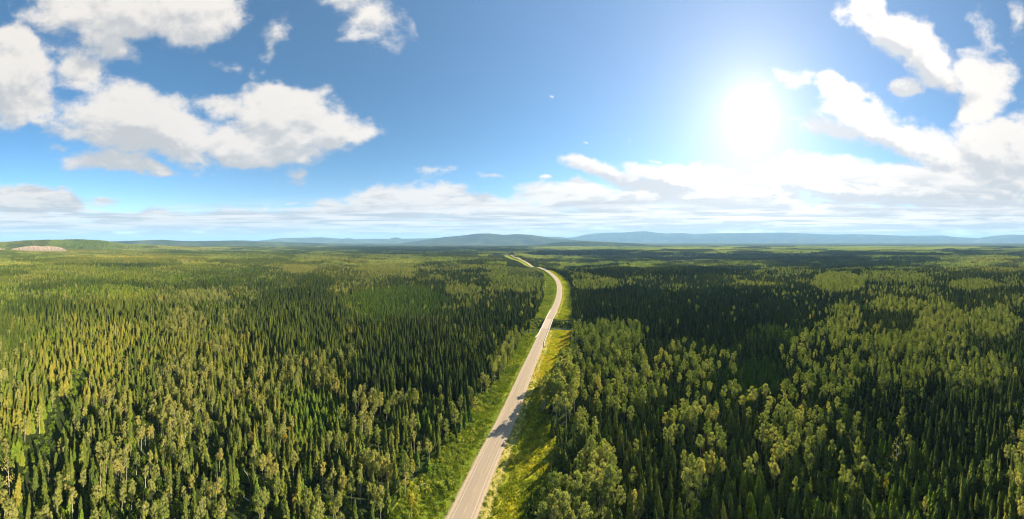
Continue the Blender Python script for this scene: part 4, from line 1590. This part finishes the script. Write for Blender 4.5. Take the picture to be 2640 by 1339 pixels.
BUSH = [me_of('foliage', [(*bush_shape(500 + i, 1.9 + .3 * (i % 3), 1.5 + .2 * (i % 2), 9, 24, .24), M_BUSH)]) for i in range(5)]
bcoll = proto_coll('bush', BUSH)
N = 22000
ss_ = rrng.uniform(20, 760, N)
side_ = rrng.random(N) < .68
ll_ = np.where(side_, rrng.uniform(-30, -9.5, N), rrng.uniform(11, 32, N))
X = np.interp(ss_, RS, RC[:, 0]) + np.interp(ss_, RS, RN[:, 0]) * ll_
Y = np.interp(ss_, RS, RC[:, 1]) + np.interp(ss_, RS, RN[:, 1]) * ll_
el, er = edge_l(ss_), edge_r(ss_)
dens = fbm(X / 7, Y / 7, 81, 3)
pk = np.where(side_, sstep(.30, .55, dens) * sstep(-8.5, -12, ll_), .10 * sstep(.5, .7, dens) + .5 * sstep(-5, 0, ll_ - er))
keep = (ll_ > el - 2) & (ll_ < er + 1.5) & (rrng.random(N) < pk * .58) & ((ss_ < BR0 - 3) | (ss_ > BR1 + 3))
ss_, ll_, X, Y = ss_[keep], ll_[keep], X[keep], Y[keep]
# bushes on the creek banks
i_ = rrng.integers(0, len(CRK), 2200)
off = rrng.uniform(2.6, 17, 2200) * rrng.choice([-1, 1], 2200)
cX = CRK[i_, 0] + N_[i_, 0] * off + rrng.normal(0, 1, 2200)
cY = CRK[i_, 1] + N_[i_, 1] * off + rrng.normal(0, 1, 2200)
cl, cs, _ = road_near(cX, cY)
kk = np.abs(cl) > 6.5
X = np.concatenate([X, cX[kk]])
Y = np.concatenate([Y, cY[kk]])
gzz = ground_z(X, Y)
T = np.clip(.42 + 1.1 * (fbm(X / 12, Y / 12, 83, 3) - .5) + .12 * rrng.normal(0, 1, len(X)), .02, .95)
sb = rrng.uniform(.45, 1.1, len(X))
rb_ = rrng.random(len(X)) * 6.28
vb = rrng.integers(0, 5, len(X))
px, py = project(X, Y, gzz + 1)
r = np.hypot(X, Y)
size = sb / r * ((np.abs(px - 1320) < 1300) & (py < 1335))
big_ = np.zeros(len(X), bool)
big_[np.argsort(-size)[:300]] = True
scatter('undergrowth', np.stack([X, Y, gzz - .1], 1)[~big_], vb[~big_], np.column_stack([np.zeros((len(X), 2)), rb_])[~big_],
        np.stack([sb, sb, sb * .85], 1)[~big_], T[~big_], bcoll)
N = 60000
ur = np.sqrt(rrng.uniform(8 ** 2, 520 ** 2, N))
ua = rrng.uniform(-HA, HA, N)
uX, uY = ur * np.sin(ua), ur * np.cos(ua)
ul, us, _ = road_near(uX, uY)
kk = ~((ul > edge_l(us)) & (ul < edge_r(us)) & (np.abs(ul) < 300)) & (creek_dist(uX, uY) > 6) & (rrng.random(N) < np.clip(1.3 - ur / 520, .25, 1))
uX, uY = uX[kk], uY[kk]
uz = ground_z(uX, uY, False)
ub = rrng.uniform(.5, 1.5, len(uX))
uT = np.clip(.12 + .9 * (fbm(uX / 25, uY / 25, 99, 3) - .4) + .1 * rrng.normal(0, 1, len(uX)), 0, .9)
scatter('understory', np.stack([uX, uY, uz - .1], 1), rrng.integers(0, 5, len(uX)), np.column_stack([np.zeros((len(uX), 2)), rrng.random(len(uX)) * 6]),
        np.stack([ub, ub, ub], 1), uT, bcoll)
bl_ = {}
for i in np.where(big_)[0]:
    tw = next(t for e, t in [(.2, 'deep green'), (.35, 'fresh green'), (.5, 'light green'), (.65, 'yellow green'), (9, 'yellowing')] if T[i] < e)
    sz = 'low' if sb[i] < .65 else ('knee-high' if sb[i] < .8 else ('round' if sb[i] < .95 else 'large'))
    rw = next(t for e, t in [(880, 'by the bridge'), (940, 'short of the bridge'), (1000, 'far down'), (1040, 'further down'), (1080, 'beyond the shadow'), (1110, 'at the shadow tip'),
                             (1140, 'level with the shadow'), (1170, 'below the shadow'), (1200, 'mid way'), (1230, 'lower down'),
                             (1260, 'low down'), (1290, 'near the bottom'), (9999, 'at the bottom')] if py[i] < e)
    l1, s1, _ = road_near(X[i:i + 1], Y[i:i + 1])
    sd_ = ('left verge, road side' if l1[0] > -12.5 else 'middle of left verge' if l1[0] > -16 else 'outer left verge' if l1[0] > -19 else 'left verge, tree side') if l1[0] < 0 else \
        ('right verge' if l1[0] < 16 else 'right verge, tree side')
    bl_.setdefault((f'{sz} {tw} bush', f'{rw}, {sd_}'), []).append(i)
for (d_, w_), ids in bl_.items():
    ids.sort(key=lambda i: px[i])
    for j, i in enumerate(ids):
        lb = f'{d_}, {w_}' if len(ids) == 1 else (f'{ORD[j]} of {NUM[len(ids)]} {d_}es, {w_}' if len(ids) <= 16 else f'one of many {d_}es, {w_}')
        o = bpy.data.objects.new('bush', BUSH[vb[i]])
        C.objects.link(o)
        o.location = (X[i], Y[i], gzz[i] - .1)
        o.rotation_euler = (0, 0, rb_[i])
        o.scale = (sb[i], sb[i], sb[i] * .85)
        o['tint'] = float(T[i])
        o['label'] = ' '.join(lb.split()[:16])
        o['category'] = 'bush'
        o['group'] = 'bushes on the road verges'


# ------------------------------------------------------------------ odd ones out
def place(px_, py_, name, parts, label, cat, scale=1.0, rz=0.0, tint=None, rot=None):
    x, y = G(px_, py_)
    z = float(ground_z(np.array([x]), np.array([y]))[0])
    e = thing(name, label, cat, (x, y, z - .1), rz)
    if rot:
        e.rotation_euler = rot
    e.scale = (scale,) * 3
    for nm, me in parts:
        o = bpy.data.objects.new(nm, me)
        C.objects.link(o)
        o.parent = e
        if tint is not None:
            o['tint'] = tint
    return e


def recol(me, m_):
    q_ = me.copy()
    q_.materials[0] = m_
    return q_


sp0, asp3, asp4 = KIND['spruce'][0], KIND['aspen'][3], KIND['aspen'][4]
rust = recol(sp0[0], M_RUST)
yel = recol(asp4[0], M_YELLOW)
for (x, y, s_, lb) in [(1815, 1180, .7, 'rust-red dead spruce among green trees right of the road verge'), (2325, 1055, .6, 'orange-brown dead spruce top in dark spruces above the glade'),
                       (755, 1335, .55, 'orange-brown dead spruce on the bottom edge right of the dark hollow'), (2197, 1250, .5, 'small reddish dead spruce left of the yellow aspen')]:
    place(x, y, 'dead_spruce', [('crown', rust), ('trunk', sp0[1])], lb, 'tree', s_, x, .5)
for (x, y, s_, lb) in [(733, 1170, .55, 'bright yellow aspen in the green spruces right of the dark hollow'), (2282, 1290, .5, 'small bright yellow aspen below the grassy glade'),
                       (748, 1135, .4, 'small yellow aspen just behind the bright yellow one'), (1060, 1335, .4, 'little yellow aspen on the bottom edge beside the left verge')]:
    place(x, y, 'yellow_aspen', [('crown', yel), ('trunk', asp4[1])], lb, 'tree', s_, x, .5)
for k_, (x, y, s_, lb) in enumerate([(1746, 852, 1.1, 'pale bleached snag in the dark spruce stand beyond the bridge'), (2535, 1130, .9, 'reddish grey snag in dark spruces at the right'),
                                     (560, 1285, .8, 'grey snag on the left rim of the dark hollow'), (2330, 1178, .8, 'grey leafless snag at the edge of the grassy glade'),
                                     (660, 1225, .7, 'thin grey snag above the fallen logs in the hollow')]):
    V, F = snag_shape(600 + k_)
    place(x, y, 'snag', [('trunk', me_of('trunk', [(V, F, M_DEADWOOD)]))], lb, 'dead tree', s_, x)
# half-bare aspen in the glade
(cv, cf), (tv, tf) = aspen_shape(777, 17, .35, 3.6, 12, 9, .26)
place(2310, 1218, 'aspen_tree', [('crown', me_of('crown', [(cv, cf, M_ASPEN)])), ('trunk', me_of('trunk', [(tv, tf, M_BARK_L)]))],
      'half-bare spreading aspen standing alone in front of the grassy glade', 'tree', 1.0, 1.0, .8)
(cv, cf), (tv, tf) = aspen_shape(778, 20, .35, 3.2, 18, 14, .28)
place(25, 1315, 'aspen_tree', [('crown', me_of('crown', [(cv, cf, M_ASPEN)])), ('trunk', me_of('trunk', [(tv, tf, M_BARK_L)]))],
      'tall golden aspen with bare pale limbs in the bottom left corner', 'tree', 1.1, 2.0, .85)
# bent birch and fallen logs in the dark hollow
V, F = [], []
tube(V, F, [(0, 0, 0), (.2, 0, 3.2), (1.2, 0, 5.4), (3.2, 0, 6.6), (5.4, 0, 6.7), (7.4, 0, 5.8)], [.16, .14, .12, .10, .07, .03], 6)
place(648, 1275, 'bent_birch', [('trunk', me_of('trunk', [(V, F, M_DEADWOOD)]))], 'white birch trunk bent over in an arch above the dark hollow', 'dead tree', 1.0, PI + .2)
for (x, y, l, a0, lb) in [(628, 1285, 7, .5, 'pale fallen log lying on the floor of the dark hollow'), (645, 1262, 6, -.1, 'thin pale fallen log just below the bent birch'),
                          (1065, 1262, 6, .7, 'pale fallen trunk leaning out of the left forest edge onto the verge')]:
    V, F = [], []
    for (p, r_) in (((0, 0, .4), .17), ((l, 0, .9), .10)):
        for i in range(6):
            a = i * PI / 3
            V.append((p[0], p[1] + r_ * math.cos(a), p[2] + r_ * math.sin(a)))
    F = [(i, (i + 1) % 6, 6 + (i + 1) % 6, 6 + i) for i in range(6)] + [(5, 4, 3, 2, 1, 0), (6, 7, 8, 9, 10, 11)]
    x0, y0 = G(x, y)
    z0 = float(ground_z(np.array([x0]), np.array([y0]))[0])
    o = mesh_from('fallen_log', V, F, M_DEADWOOD)
    o.location = (x0, y0, z0)
    o.rotation_euler = (0, 0, a0)
    o['label'] = lb
    o['category'] = 'log'

# ------------------------------------------------------------------ air
m_haze, n, out = mat('haze')
pv = n.n('ShaderNodeVolumePrincipled')
pv.inputs['Color'].default_value = (.34, .61, .95, 1)
pv.inputs['Density'].default_value = 0.000047
pv.inputs['Anisotropy'].default_value = 0.0
n.l(pv.outputs[0], out.inputs['Volume'])
V, F = [], []
hx = 62000
box(V, F, -hx, hx, -hx, hx, -250, 1150)
o = mesh_from('haze', V, F, m_haze)
o['kind'] = 'stuff'
